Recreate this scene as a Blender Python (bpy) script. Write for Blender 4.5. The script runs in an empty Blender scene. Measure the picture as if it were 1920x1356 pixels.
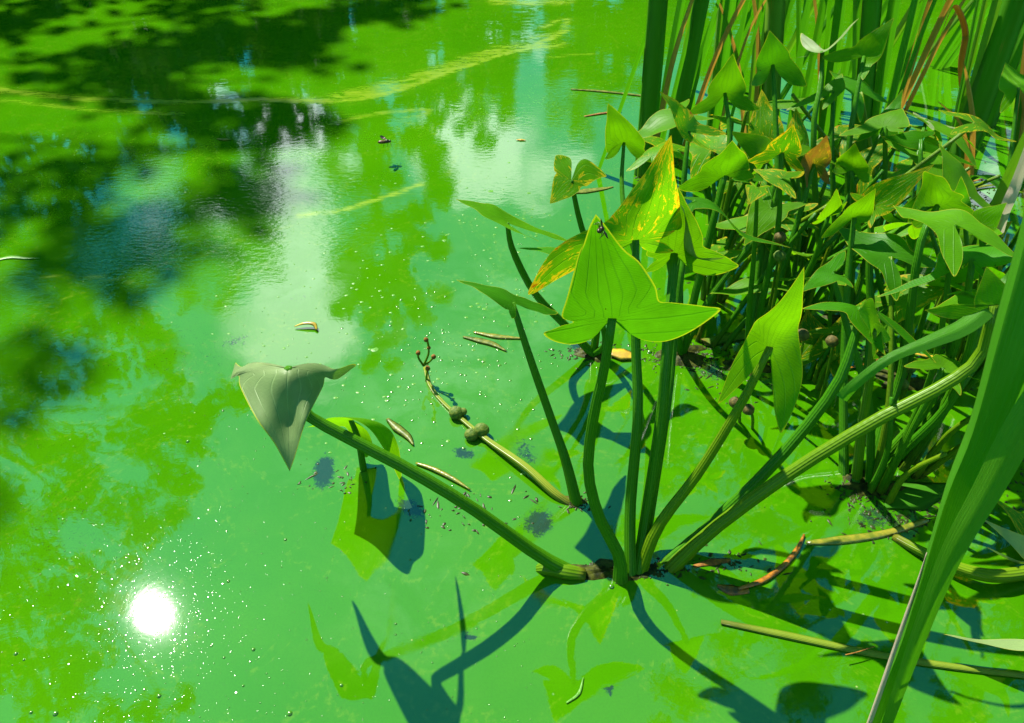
import bpy, math, random
import numpy as np
from mathutils import Vector, Matrix

random.seed(7)
RNG = np.random.default_rng(11)
S = bpy.context.scene
C = S.collection
R = math.radians

# ------------------------------------------------------------------ camera
HC, FPX, PITCH = 1.25, 1500.0, R(41.4)
cam = bpy.data.cameras.new('camera')
cam.sensor_width = 36.0
cam.lens = FPX / 1920 * 36.0
cam.clip_start = 0.02
cam.clip_end = 6000
cam.dof.use_dof = True
cam.dof.focus_distance = 1.25
cam.dof.aperture_fstop = 22.0
co = bpy.data.objects.new('camera', cam)
co.location = (0, 0, HC)
co.rotation_euler = (math.pi / 2 - PITCH, 0, 0)
C.objects.link(co)
S.camera = co

# ------------------------------------------------------------------ sky, sun, exposure
SUN_EL, SUN_AZ = R(51.9), R(39.6)            # azimuth measured to the left of +Y
world = bpy.data.worlds.new('World')
S.world = world
world.use_nodes = True
S.view_settings.view_transform = 'Standard'
S.view_settings.look = 'None'
S.view_settings.exposure = 1.18
S.view_settings.gamma = 1.0
S.view_settings.use_curve_mapping = False
S.cycles.use_denoising = True
S.cycles.caustics_reflective = False
S.cycles.caustics_refractive = False
S.cycles.max_bounces = 8
S.cycles.sample_clamp_indirect = 6.0

wn = world.node_tree
wb = wn.nodes['Background']
wb.inputs[1].default_value = 0.075
sk = wn.nodes.new('ShaderNodeTexSky')
sk.sky_type = 'NISHITA'
sk.sun_disc = False
sk.sun_elevation = SUN_EL
sk.sun_rotation = -SUN_AZ
sk.ozone_density = 4.0
sk.dust_density = 0.25
sk.air_density = 1.0
wtint = wn.nodes.new('ShaderNodeMix')
wtint.data_type = 'RGBA'
wtint.blend_type = 'MULTIPLY'
wtint.inputs[0].default_value = 1.0
wtint.inputs[7].default_value = (0.10, 1.10, 0.84, 1)
wn.links.new(sk.outputs[0], wtint.inputs[6])


def wnode(kind, **kw):
    nd = wn.nodes.new('ShaderNode' + kind)
    for k, v in kw.items():
        setattr(nd, k, v)
    return nd


def wmath(op, a, b):
    nd = wnode('Math', operation=op)
    for q, v in enumerate((a, b)):
        if isinstance(v, (int, float)):
            nd.inputs[q].default_value = v
        else:
            wn.links.new(v, nd.inputs[q])
    return nd.outputs[0]


def wramp(v, lo, hi):
    nd = wnode('MapRange', interpolation_type='SMOOTHSTEP')
    wn.links.new(v, nd.inputs[0])
    nd.inputs[1].default_value = lo
    nd.inputs[2].default_value = hi
    return nd.outputs[0]


wtc = wnode('TexCoord')
wmp = wnode('Mapping')
wmp.inputs['Scale'].default_value = (1.0, 1.0, 1.7)
wn.links.new(wtc.outputs['Generated'], wmp.inputs[0])
wnz = wnode('TexNoise')
wnz.inputs['Scale'].default_value = 7.0
wnz.inputs['Detail'].default_value = 10
wnz.inputs['Roughness'].default_value = 0.6
wn.links.new(wmp.outputs[0], wnz.inputs[0])
cloud = wnz.outputs[0]
wsx = wnode('SeparateXYZ')
wn.links.new(wtc.outputs['Generated'], wsx.inputs[0])
cloud = wmath('SUBTRACT', cloud, wmath('MULTIPLY', wsx.outputs[2], 0.10))
# cumulus banks: azimuth (deg, left positive), elevation, half width deg, amount
for az_, el_, wd_, am_ in ((17, 28, 5, .30), (27, 27.5, 3.5, .26), (4, 27, 3.2, .26), (-2, 28, 3.6, .24), (19, 34, 5, .17), (17, 40, 6, .12), (22, 40, 5, .10), (-40, 24, 10, .25), (-75, 30, 12, .25), (60, 25, 10, .25), (110, 30, 12, .25), (170, 32, 14, .25), (-130, 26, 12, .25), (10, 10, 14, .12)):
    a_, e_ = R(az_), R(el_)
    dp = wnode('VectorMath', operation='DOT_PRODUCT')
    wn.links.new(wtc.outputs['Generated'], dp.inputs[0])
    dp.inputs[1].default_value = (-math.sin(a_) * math.cos(e_), math.cos(a_) * math.cos(e_), math.sin(e_))
    cloud = wmath('ADD', cloud, wmath('MULTIPLY', wramp(dp.outputs['Value'], math.cos(R(wd_ * 1.5)), 1.0), am_))
wmx = wnode('Mix', data_type='RGBA')
wmx.inputs[7].default_value = (14.5, 16.2, 16.2, 1)
wn.links.new(wramp(cloud, 0.60, 0.76), wmx.inputs[0])
wn.links.new(wtint.outputs[2], wmx.inputs[6])
wn.links.new(wmx.outputs[2], wb.inputs[0])

sd = bpy.data.lights.new('sun', 'SUN')
sd.energy = 5.0
sd.angle = R(0.53)
sd.color = (1.0, 0.95, 0.86)
so = bpy.data.objects.new('sun', sd)
SUN = Vector((-math.sin(SUN_AZ) * math.cos(SUN_EL), math.cos(SUN_AZ) * math.cos(SUN_EL), math.sin(SUN_EL)))
so.rotation_euler = SUN.to_track_quat('Z', 'Y').to_euler()
so.location = (-6, 8, 14)
C.objects.link(so)

# ------------------------------------------------------------------ picture geometry -> world
cP, sP = math.cos(PITCH), math.sin(PITCH)


def ray(px, py):
    x, y = (px - 960) / FPX, (678 - py) / FPX
    return Vector((x, cP + y * sP, -sP + y * cP))


def at(px, py, Y):
    d = ray(px, py)
    t = Y / d.y
    return Vector((d.x * t, Y, HC + d.z * t))


def gd(px, py, z=0.0):
    d = ray(px, py)
    t = (z - HC) / d.z
    return Vector((d.x * t, d.y * t, z))


def project_np(P):
    x, y, z = P[:, 0], P[:, 1], P[:, 2] - HC
    dep = np.maximum(y * cP - z * sP, 1e-3)
    up = y * sP + z * cP
    return 960 + FPX * x / dep, 678 - FPX * up / dep


def mirror_dir(px, py):
    d = ray(px, py)
    return Vector((d.x, d.y, -d.z)).normalized()


# ------------------------------------------------------------------ object helpers
def new_mesh(name, verts, faces, mat, smooth=True, uv=None, attrs=None):
    me = bpy.data.meshes.new(name)
    me.from_pydata([tuple(v) for v in verts], [], faces)
    if mat is not None:
        me.materials.append(mat)
    if smooth:
        me.polygons.foreach_set('use_smooth', [True] * len(me.polygons))
    if uv is not None:
        ul = me.uv_layers.new(name='UVMap')
        idx = np.zeros(len(me.loops), dtype=np.int32)
        me.loops.foreach_get('vertex_index', idx)
        ul.data.foreach_set('uv', np.asarray(uv, dtype=np.float32)[idx].ravel())
    for k, v in (attrs or {}).items():
        a = me.attributes.new(k, 'FLOAT', 'POINT')
        a.data.foreach_set('value', np.asarray(v, dtype=np.float32))
    me.update()
    return me


def link(name, me, parent=None, loc=None):
    o = bpy.data.objects.new(name, me)
    C.objects.link(o)
    if parent is not None:
        o.parent = parent
    if loc is not None:
        o.location = loc
    return o


def thing(name, label, cat, loc=(0, 0, 0), group=None):
    o = bpy.data.objects.new(name, None)
    o.empty_display_size = 0.05
    C.objects.link(o)
    o.location = loc
    o['label'] = label
    o['category'] = cat
    if group:
        o['group'] = group
    return o


def tag(o, label, cat, group=None):
    o['label'] = label
    o['category'] = cat
    if group:
        o['group'] = group
    return o


# ------------------------------------------------------------------ material helpers
class NT:
    def __init__(self, name):
        self.m = bpy.data.materials.new(name)
        self.m.use_nodes = True
        self.t = self.m.node_tree
        self.t.nodes.clear()
        self.out = self.t.nodes.new('ShaderNodeOutputMaterial')

    def n(self, typ, **kw):
        nd = self.t.nodes.new('ShaderNode' + typ)
        for k, v in kw.items():
            setattr(nd, k, v)
        return nd

    def set(self, sock, v):
        if isinstance(v, bpy.types.NodeSocket):
            self.t.links.new(v, sock)
        elif isinstance(v, (tuple, list)) and len(v) == 3 and sock.type == 'RGBA':
            sock.default_value = (*v, 1)
        else:
            sock.default_value = v

    def math(self, op, a, b=0.0, c=0.0, clamp=False):
        nd = self.n('Math', operation=op, use_clamp=clamp)
        self.set(nd.inputs[0], a)
        self.set(nd.inputs[1], b)
        if len(nd.inputs) > 2:
            self.set(nd.inputs[2], c)
        return nd.outputs[0]

    def mix(self, f, a, b, blend='MIX'):
        nd = self.n('Mix', data_type='RGBA', blend_type=blend)
        self.set(nd.inputs[0], f)
        self.set(nd.inputs[6], a)
        self.set(nd.inputs[7], b)
        return nd.outputs[2]

    def noise(self, vec, scale, detail=3, rough=0.55, dist=0.0):
        nd = self.n('TexNoise')
        if vec is not None:
            self.set(nd.inputs['Vector'], vec)
        nd.inputs['Scale'].default_value = scale
        nd.inputs['Detail'].default_value = detail
        nd.inputs['Roughness'].default_value = rough
        nd.inputs['Distortion'].default_value = dist
        return nd.outputs[0]

    def ramp(self, v, lo, hi):
        nd = self.n('MapRange', interpolation_type='SMOOTHSTEP')
        self.set(nd.inputs[0], v)
        nd.inputs[1].default_value = lo
        nd.inputs[2].default_value = hi
        nd.inputs[3].default_value = 0.0
        nd.inputs[4].default_value = 1.0
        return nd.outputs[0]

    def attr(self, name):
        return self.n('Attribute', attribute_name=name).outputs['Fac']

    def mapping(self, vec, scale=(1, 1, 1), rot=(0, 0, 0)):
        nd = self.n('Mapping')
        self.set(nd.inputs[0], vec)
        nd.inputs['Scale'].default_value = scale
        nd.inputs['Rotation'].default_value = rot
        return nd.outputs[0]

    def bump(self, h, strength, dist):
        nd = self.n('Bump')
        nd.inputs['Strength'].default_value = strength
        nd.inputs['Distance'].default_value = dist
        self.set(nd.inputs['Height'], h)
        return nd.outputs[0]

    def done(self, sh):
        self.t.links.new(sh, self.out.inputs[0])
        return self.m


def thin_shader(t, dif, tra, trw, rough, spec, nrm=None):
    """leaf tissue: reflected + transmitted light under a waxy coat"""
    d = t.n('BsdfDiffuse')
    t.set(d.inputs[0], dif)
    r = t.n('BsdfTranslucent')
    t.set(r.inputs[0], tra)
    m = t.n('MixShader')
    t.set(m.inputs[0], trw)
    t.t.links.new(d.outputs[0], m.inputs[1])
    t.t.links.new(r.outputs[0], m.inputs[2])
    g = t.n('BsdfGlossy')
    t.set(g.inputs['Roughness'], rough)
    t.set(g.inputs[0], (1, 1, 1))
    fr = t.n('Fresnel')
    fr.inputs[0].default_value = 1.42
    fw = t.math('MINIMUM', t.math('MULTIPLY', fr.outputs[0], spec, clamp=True), 0.010 + 0.05 * spec)
    m2 = t.n('MixShader')
    t.set(m2.inputs[0], fw)
    t.t.links.new(m.outputs[0], m2.inputs[1])
    t.t.links.new(g.outputs[0], m2.inputs[2])
    if nrm is not None:
        for nd in (d, r, g, fr):
            t.t.links.new(nrm, nd.inputs['Normal'])
    return m2.outputs[0]


def leaf_material(name, dif, tra, trw=0.55, spots=0.0, rough=0.45, spec=0.07, wilt=0.0, cr=1.0):
    t = NT(name)
    uv = t.n('TexCoord').outputs['UV']
    oi = t.n('ObjectInfo').outputs['Random']
    gen = t.n('TexCoord').outputs['Object']
    vu = t.attr('vu')
    rim = t.attr('rim')
    # arching main veins
    f = t.math('ABSOLUTE', t.math('SUBTRACT', t.math('FRACT', t.math('ADD', t.math('MULTIPLY', vu, 3.2), 0.5)), 0.5))
    vein = t.math('SUBTRACT', 1.0, t.ramp(f, 0.012, 0.075), clamp=True)
    # fine cross veins
    wv = t.n('TexWave', wave_type='BANDS', bands_direction='Y')
    t.set(wv.inputs[0], t.mapping(uv, (1, 1, 1), (0, 0, 0.5)))
    wv.inputs['Scale'].default_value = 14
    wv.inputs['Distortion'].default_value = 3.0
    wv.inputs['Detail'].default_value = 2
    cross = wv.outputs[1]
    n1 = t.noise(uv, 4.0, 4)
    n2 = t.noise(uv, 34.0, 3)
    v = t.math('ADD', 0.72, t.math('MULTIPLY', n1, 0.62))
    v = t.math('ADD', v, t.math('MULTIPLY', t.math('SUBTRACT', cross, 0.5), 0.10 * cr))
    v = t.math('ADD', v, t.math('MULTIPLY', t.math('SUBTRACT', oi, 0.5), 0.30))
    vc = t.n('CombineColor')
    for i in range(3):
        t.set(vc.inputs[i], v)
    yel = tuple(min(1, c * k) for c, k in zip(tra, (1.7, 1.05, 1.0)))
    D = t.mix(1.0, dif, vc.outputs[0], 'MULTIPLY')
    T = t.mix(t.math('MULTIPLY', oi, 0.5), tra, yel)
    T = t.mix(1.0, T, vc.outputs[0], 'MULTIPLY')
    vc2 = tuple(min(1, c * 1.5 + 0.02) for c in dif)
    D = t.mix(t.math('MULTIPLY', vein, 0.5), D, vc2)
    T = t.mix(t.math('MULTIPLY', vein, 0.3), T, tuple(c * 0.55 for c in tra))
    # pale thickened margin
    edge = t.ramp(rim, 0.965, 0.99)
    D = t.mix(t.math('MULTIPLY', edge, 0.85), D, (0.42, 0.42, 0.02))
    T = t.mix(t.math('MULTIPLY', edge, 0.6), T, (0.6, 0.6, 0.01))
    # small dark specks of grime / insect holes
    vo = t.n('TexVoronoi')
    t.set(vo.inputs['Vector'], uv)
    vo.inputs['Scale'].default_value = 7.5
    speck = t.math('SUBTRACT', 1.0, t.ramp(vo.outputs['Distance'], 0.03, 0.09), clamp=True)
    sel = t.ramp(n1, 0.56, 0.60)
    speck = t.math('MULTIPLY', speck, sel)
    D = t.mix(speck, D, (0.02, 0.015, 0.004))
    T = t.mix(speck, T, (0.03, 0.02, 0.0))
    if spots > 0:
        vv = t.n('CombineXYZ')
        t.set(vv.inputs[0], t.math('MULTIPLY', vu, 2.6))
        sx = t.n('SeparateXYZ')
        t.set(sx.inputs[0], uv)
        t.set(vv.inputs[1], t.math('MULTIPLY', sx.outputs[1], 3.0))
        t.set(vv.inputs[2], t.math('MULTIPLY', oi, 20))
        sn = t.noise(vv.outputs[0], 2.6, 6, 0.68, 0.6)
        sn = t.math('ADD', sn, t.math('MULTIPLY', t.ramp(rim, 0.72, 1.0), 0.10 * spots))
        a = t.ramp(sn, 0.63 - 0.055 * spots, 0.66 - 0.055 * spots)
        b = t.ramp(sn, 0.72 - 0.055 * spots, 0.78 - 0.055 * spots)
        D = t.mix(a, D, (0.48, 0.38, 0.008))
        T = t.mix(a, T, (0.80, 0.56, 0.006))
        D = t.mix(b, D, (0.42, 0.14, 0.008))
        T = t.mix(b, T, (0.60, 0.18, 0.0))
    if wilt > 0:
        wn_ = t.ramp(t.math('ADD', n1, t.math('MULTIPLY', rim, 0.2)), 0.55 - 0.3 * wilt, 0.75 - 0.3 * wilt)
        D = t.mix(wn_, D, (0.22, 0.12, 0.02))
        T = t.mix(wn_, T, (0.30, 0.15, 0.01))
    h = t.math('ADD', t.math('MULTIPLY', vein, -0.6), t.math('MULTIPLY', cross, 0.10 * cr))
    h = t.math('ADD', h, t.math('MULTIPLY', n2, 0.35))
    nr = t.bump(h, 0.8, 0.0011)
    return t.done(thin_shader(t, D, T, trw, rough, spec, nr))


def stem_material(name, col, foot, stripe=0.45, rough=0.35, trw=0.2):
    t = NT(name)
    tc = t.n('TexCoord')
    tv = t.attr('tv')
    ta = t.attr('ta')
    oi = t.n('ObjectInfo').outputs['Random']
    n1 = t.noise(tc.outputs['Object'], 26, 4)
    fine = t.n('TexWave', wave_type='BANDS', bands_direction='Z')
    t.set(fine.inputs[0], tc.outputs['Object'])
    fine.inputs['Scale'].default_value = 40
    fine.inputs['Distortion'].default_value = 1.5
    st = t.math('ABSOLUTE', t.math('SUBTRACT', t.math('FRACT', t.math('MULTIPLY', ta, 7.0)), 0.5))
    st = t.math('MULTIPLY', st, 2.0)
    col2 = tuple(min(1, c * k + a) for c, k, a in zip(col, (2.1, 1.7, 1.3), (0.012, 0.02, 0.004)))
    c = t.mix(t.math('MULTIPLY', t.ramp(st, 0.45, 0.95), stripe), col, col2)
    c = t.mix(t.math('MULTIPLY', n1, 0.45), c, tuple(k * 0.55 for k in col))
    c = t.mix(t.math('MULTIPLY', fine.outputs[1], 0.12), c, tuple(k * 0.6 for k in col))
    c = t.mix(t.math('MULTIPLY', oi, 0.45), c, tuple(k * m for k, m in zip(col, (2.3, 1.3, 0.8))))
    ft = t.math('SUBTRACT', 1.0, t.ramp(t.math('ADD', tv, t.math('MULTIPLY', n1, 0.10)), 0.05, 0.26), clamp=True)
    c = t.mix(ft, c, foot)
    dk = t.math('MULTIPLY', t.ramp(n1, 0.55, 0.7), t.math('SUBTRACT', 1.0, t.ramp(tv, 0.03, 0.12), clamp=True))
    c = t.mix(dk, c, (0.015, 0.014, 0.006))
    h = t.math('ADD', t.math('MULTIPLY', st, 0.6), t.math('MULTIPLY', fine.outputs[1], 0.15))
    nr = t.bump(h, 0.5, 0.0025)
    return t.done(thin_shader(t, c, c, trw, rough, 0.45, nr))


def blade_material(name, col, foot, tra, dead=0.0, trw=0.45, rough=0.38, spec=0.4, foot_at=(0.06, 0.28)):
    t = NT(name)
    tc = t.n('TexCoord')
    tv = t.attr('tv')
    ta = t.attr('ta')
    oi = t.n('ObjectInfo').outputs['Random']
    vv = t.n('CombineXYZ')
    t.set(vv.inputs[0], t.math('MULTIPLY', ta, 22.0))
    t.set(vv.inputs[1], t.math('MULTIPLY', tv, 2.0))
    t.set(vv.inputs[2], t.math('MULTIPLY', oi, 31.0))
    lines = t.noise(vv.outputs[0], 1.6, 5, 0.65)
    n1 = t.noise(tc.outputs['Object'], 9, 4)
    c = t.mix(t.ramp(lines, 0.35, 0.7), col, tuple(min(1, k * 1.7 + 0.01) for k in col))
    c = t.mix(t.math('MULTIPLY', oi, 0.5), c, tuple(k * m for k, m in zip(col, (1.9, 1.15, 0.9))))
    tr = t.mix(t.ramp(lines, 0.3, 0.7), tra, tuple(k * 0.65 for k in tra))
    ft = t.math('SUBTRACT', 1.0, t.ramp(t.math('ADD', tv, t.math('MULTIPLY', lines, 0.14)), foot_at[0], foot_at[1]), clamp=True)
    c = t.mix(ft, c, foot)
    tr = t.mix(ft, tr, foot)
    br = t.ramp(t.math('ADD', lines, t.math('MULTIPLY', n1, 0.6)), 1.02 - dead * 0.5, 1.12 - dead * 0.45)
    c = t.mix(br, c, (0.34, 0.16, 0.025))
    tr = t.mix(br, tr, (0.38, 0.17, 0.015))
    nr = t.bump(lines, 0.5, 0.002)
    return t.done(thin_shader(t, c, tr, trw, rough, spec, nr))


M = {}
M['leaf_main'] = leaf_material('broad arrowhead leaf', (0.045, 0.200, 0.002), (0.055, 0.275, 0.001))
M['leaf'] = leaf_material('arrowhead leaf', (0.085, 0.260, 0.002), (0.12, 0.38, 0.001))
M['leaf_dark'] = leaf_material('dark arrowhead leaf', (0.040, 0.185, 0.002), (0.075, 0.34, 0.001), 0.5)  # deeper green copy of the plain leaf
M['leaf_sheen'] = leaf_material('sky-sheen arrowhead leaf', (0.17, 0.25, 0.085), (0.10, 0.26, 0.01), 0.28, rough=0.5, spec=0.5, cr=0.25)  # pale grey-green base puts the sky's sheen into the leaf colour
M['leaf_spot'] = leaf_material('blotched arrowhead leaf', (0.085, 0.250, 0.003), (0.13, 0.40, 0.002), 0.55, spots=0.8)
M['leaf_spot2'] = leaf_material('heavily blotched arrowhead leaf', (0.080, 0.235, 0.003), (0.11, 0.38, 0.002), 0.55, spots=1.05)
M['leaf_wilt'] = leaf_material('wilted arrowhead leaf', (0.070, 0.12, 0.006), (0.16, 0.2, 0.004), 0.4, spots=1.3, wilt=0.2)
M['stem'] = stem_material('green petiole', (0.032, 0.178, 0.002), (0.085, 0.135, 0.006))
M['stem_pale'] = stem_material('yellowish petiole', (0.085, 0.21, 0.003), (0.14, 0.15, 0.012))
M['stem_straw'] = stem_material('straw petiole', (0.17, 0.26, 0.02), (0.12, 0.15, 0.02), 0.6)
M['blade'] = blade_material('cattail leaf', (0.040, 0.175, 0.004), (0.17, 0.14, 0.012), (0.10, 0.42, 0.002), 0.08)
M['blade_pale'] = blade_material('pale cattail leaf', (0.090, 0.230, 0.015), (0.20, 0.16, 0.02), (0.15, 0.40, 0.005), 0.1)
M['blade_dead'] = blade_material('dead cattail leaf', (0.42, 0.25, 0.05), (0.16, 0.085, 0.015), (0.48, 0.26, 0.03), 0.45)
M['blade_near'] = blade_material('near cattail leaf', (0.045, 0.185, 0.004), (0.09, 0.14, 0.01), (0.11, 0.42, 0.001), 0.0, foot_at=(0.0, 0.08))
M['blade_grey'] = blade_material('dry pale sheath', (0.48, 0.44, 0.34), (0.46, 0.42, 0.33), (0.4, 0.36, 0.25), 0.0, foot_at=(0.0, 0.05))
M['bark'] = None


def simple(name, col, col2, scale=30, rough=0.5, trw=0.0, spec=0.8, bumpd=0.002):
    t = NT(name)
    tc = t.n('TexCoord').outputs['Object']
    n1 = t.noise(tc, scale, 5, 0.6)
    c = t.mix(t.ramp(n1, 0.35, 0.65), col, col2)
    nr = t.bump(n1, 0.6, bumpd)
    return t.done(thin_shader(t, c, c, trw, rough, spec, nr))


M['bark'] = simple('bark', (0.06, 0.045, 0.03), (0.13, 0.10, 0.07), 9, 0.8, 0, 0.2, 0.02)
M['crown'] = simple('tree foliage', (0.035, 0.095, 0.008), (0.07, 0.15, 0.012), 1.1, 0.5, 0.35, 0.4)
M['crown_dark'] = simple('dark tree foliage', (0.025, 0.065, 0.010), (0.05, 0.105, 0.012), 1.1, 0.5, 0.3, 0.3)
M['earth'] = simple('bank earth and grass', (0.04, 0.075, 0.012), (0.09, 0.11, 0.03), 1.3, 0.9, 0, 0.1, 0.03)
M['mud'] = simple('wet mud and roots', (0.012, 0.016, 0.004), (0.055, 0.065, 0.008), 70, 0.5, 0, 0.08, 0.004)
M['litter'] = simple('rotting crumbs', (0.012, 0.016, 0.003), (0.030, 0.048, 0.006), 38, 0.4, 0, 0.3, 0.002)
M['fruit'] = simple('burr fruit', (0.045, 0.10, 0.008), (0.12, 0.16, 0.015), 130, 0.6, 0, 0.5, 0.004)
M['seed'] = simple('brown seed head', (0.06, 0.05, 0.012), (0.13, 0.10, 0.02), 110, 0.6, 0, 0.4, 0.004)
M['bud'] = simple('dry bud', (0.28, 0.12, 0.012), (0.12, 0.05, 0.01), 90, 0.6, 0, 0.5)
M['orange'] = simple('rotting orange stem', (0.40, 0.15, 0.008), (0.09, 0.04, 0.008), 44, 0.3, 0.1, 1.5)
M['yellow'] = simple('yellow leaf', (0.58, 0.40, 0.02), (0.40, 0.26, 0.03), 40, 0.35, 0.2, 1.0)
M['straw'] = simple('bleached leaf', (0.20, 0.22, 0.04), (0.08, 0.12, 0.015), 60, 0.35, 0.2, 0.4)
M['olive'] = simple('waterlogged leaf', (0.11, 0.15, 0.012), (0.24, 0.22, 0.02), 60, 0.25, 0.1, 1.8)
M['black'] = simple('insect body', (0.012, 0.009, 0.006), (0.05, 0.028, 0.010), 300, 0.3, 0, 1.0, 0.0004)
M['amber'] = simple('hoverfly body', (0.14, 0.055, 0.008), (0.03, 0.015, 0.005), 160, 0.35, 0, 1.0, 0.0004)
M['wing'] = simple('insect wing', (0.16, 0.13, 0.09), (0.10, 0.07, 0.04), 200, 0.2, 0.6, 1.0, 0.0002)
M['foam'] = simple('pale algae foam', (0.10, 0.27, 0.03), (0.055, 0.20, 0.01), 120, 0.35, 0, 0.6, 0.002)


# ------------------------------------------------------------------ the pond
def polyline_dist(PX, PY, pts):
    d = np.full(PX.shape, 1e9)
    for (x0, y0), (x1, y1) in zip(pts[:-1], pts[1:]):
        vx, vy = x1 - x0, y1 - y0
        t = np.clip(((PX - x0) * vx + (PY - y0) * vy) / (vx * vx + vy * vy + 1e-12), 0, 1)
        d = np.minimum(d, np.hypot(PX - x0 - t * vx, PY - y0 - t * vy))
    return d


def smooth_poly(pts, n=8):
    P = [np.array(p, float) for p in pts]
    P = [2 * P[0] - P[1]] + P + [2 * P[-1] - P[-2]]
    out = []
    for i in range(1, len(P) - 2):
        for k in range(n):
            t = k / n
            a, b, c, d = P[i - 1], P[i], P[i + 1], P[i + 2]
            out.append(0.5 * ((2 * b) + (c - a) * t + (2 * a - 5 * b + 4 * c - d) * t * t + (3 * b - a - 3 * c + d) * t ** 3))
    out.append(P[-2])
    return out


xs = np.concatenate([[-45, -25, -14, -8, -5, -4], np.linspace(-3.3, 3.3, 480), [4, 5, 8, 14, 25, 45]])
ys = np.concatenate([[-4, -2, -0.8], np.linspace(0.15, 5.6, 430), [6.2, 7, 8.5, 11, 16, 25, 45, 60]])
GX, GY = np.meshgrid(xs, ys)
V = np.stack([GX.ravel(), GY.ravel(), np.zeros(GX.size)], 1)
nx, ny = len(xs), len(ys)
ii = (np.arange(ny - 1)[:, None] * nx + np.arange(nx - 1)[None, :]).ravel()
Fq = np.stack([ii, ii + 1, ii + nx + 1, ii + nx], 1)
me = bpy.data.meshes.new('pond_water')
me.vertices.add(len(V))
me.vertices.foreach_set('co', V.astype(np.float32).ravel())
me.loops.add(Fq.size)
me.loops.foreach_set('vertex_index', Fq.astype(np.int32).ravel())
me.polygons.add(len(Fq))
me.polygons.foreach_set('loop_start', np.arange(0, Fq.size, 4, dtype=np.int32))
me.polygons.foreach_set('loop_total', np.full(len(Fq), 4, dtype=np.int32))
me.update(calc_edges=True)
PX, PY = project_np(V)
ok = V[:, 1] > 0.15

streak = np.zeros(len(V))
STREAKS = [  # (points as seen, half width m, strength)
    ([(-60, 160), (60, 176), (180, 186), (320, 191), (480, 187), (620, 190), (720, 176), (820, 142), (920, 108), (1000, 86), (1060, 58)], 0.050, 1.0),
    ([(-40, 182), (80, 196), (200, 208), (340, 214)], 0.05, 0.55),
    ([(640, 182), (740, 160), (840, 128), (940, 94), (1040, 84)], 0.14, 0.75),
    ([(620, 232), (700, 214), (790, 206), (800, 214), (760, 222)], 0.045, 0.6),
    ([(560, 405), (640, 394), (720, 370), (790, 345)], 0.035, 0.9),
    ([(620, 210), (760, 228), (850, 280), (840, 330)], 0.03, 0.4),
    ([(80, 520), (150, 516), (220, 524), (250, 530)], 0.012, 0.8),
    ([(90, 592), (110, 585), (105, 570), (150, 548), (160, 560)], 0.010, 0.5),
    ([(1020, 50), (1060, 36), (1050, 60), (1000, 70)], 0.06, 0.7),
    ([(930, 3), (1000, 5), (1060, 3)], 0.12, 0.8),
    ([(1110, 100), (1030, 108)], 0.05, 0.5),
    ([(380, 480), (450, 450), (560, 420)], 0.03, 0.4),
]
for pts, w, s in STREAKS:
    w *= 0.5
    g = [gd(*p) for p in smooth_poly(pts)]
    d = polyline_dist(V[:, 0], V[:, 1], [(p.x, p.y) for p in g])
    streak = np.maximum(streak, s * np.exp(-(d / w) ** 2))
    streak = np.maximum(streak, 0.30 * s * np.exp(-(d / (w * 5.0)) ** 2))


def blobs(lst, soft=1.0):
    a = np.zeros(len(V))
    for (cx, cy, rx, ry, ang, s) in lst:
        ca, sa = math.cos(R(ang)), math.sin(R(ang))
        u = ((PX - cx) * ca + (PY - cy) * sa) / rx
        v = (-(PX - cx) * sa + (PY - cy) * ca) / ry
        a = np.maximum(a, s * np.exp(-(u * u + v * v) * soft))
    a[~ok] = 0
    return a


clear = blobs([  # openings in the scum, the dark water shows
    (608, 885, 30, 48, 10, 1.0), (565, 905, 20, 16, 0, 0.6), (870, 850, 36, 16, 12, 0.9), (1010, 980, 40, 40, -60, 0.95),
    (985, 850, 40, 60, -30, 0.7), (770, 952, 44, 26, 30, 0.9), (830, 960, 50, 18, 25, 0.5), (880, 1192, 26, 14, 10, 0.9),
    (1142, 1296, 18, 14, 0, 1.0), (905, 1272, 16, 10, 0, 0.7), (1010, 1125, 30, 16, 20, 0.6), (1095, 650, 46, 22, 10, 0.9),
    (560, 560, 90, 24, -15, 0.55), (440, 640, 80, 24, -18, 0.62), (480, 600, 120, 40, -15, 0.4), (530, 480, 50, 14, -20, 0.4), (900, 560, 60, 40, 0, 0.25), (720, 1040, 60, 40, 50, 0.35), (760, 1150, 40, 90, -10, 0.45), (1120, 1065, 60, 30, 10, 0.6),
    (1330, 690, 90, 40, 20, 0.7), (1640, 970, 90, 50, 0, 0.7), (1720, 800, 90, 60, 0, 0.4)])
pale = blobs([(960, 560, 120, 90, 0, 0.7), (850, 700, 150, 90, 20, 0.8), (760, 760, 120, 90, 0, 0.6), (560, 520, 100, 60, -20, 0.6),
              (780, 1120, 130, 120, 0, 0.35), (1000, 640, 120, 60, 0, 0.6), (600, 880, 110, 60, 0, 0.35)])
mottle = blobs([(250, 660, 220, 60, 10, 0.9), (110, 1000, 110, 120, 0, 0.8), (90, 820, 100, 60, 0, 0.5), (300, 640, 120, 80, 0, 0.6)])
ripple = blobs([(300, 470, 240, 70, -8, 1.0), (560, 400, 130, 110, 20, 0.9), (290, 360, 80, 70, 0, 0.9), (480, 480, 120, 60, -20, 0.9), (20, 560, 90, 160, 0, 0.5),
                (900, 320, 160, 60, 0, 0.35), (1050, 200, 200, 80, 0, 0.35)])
far = np.clip((V[:, 1] - 2.4) / 1.6, 0, 1)
for nm, a in (('streak', streak), ('clear', clear), ('pale', pale), ('mottle', mottle), ('ripple', ripple), ('far', far)):
    at_ = me.attributes.new(nm, 'FLOAT', 'POINT')
    at_.data.foreach_set('value', a.astype(np.float32))


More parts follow.
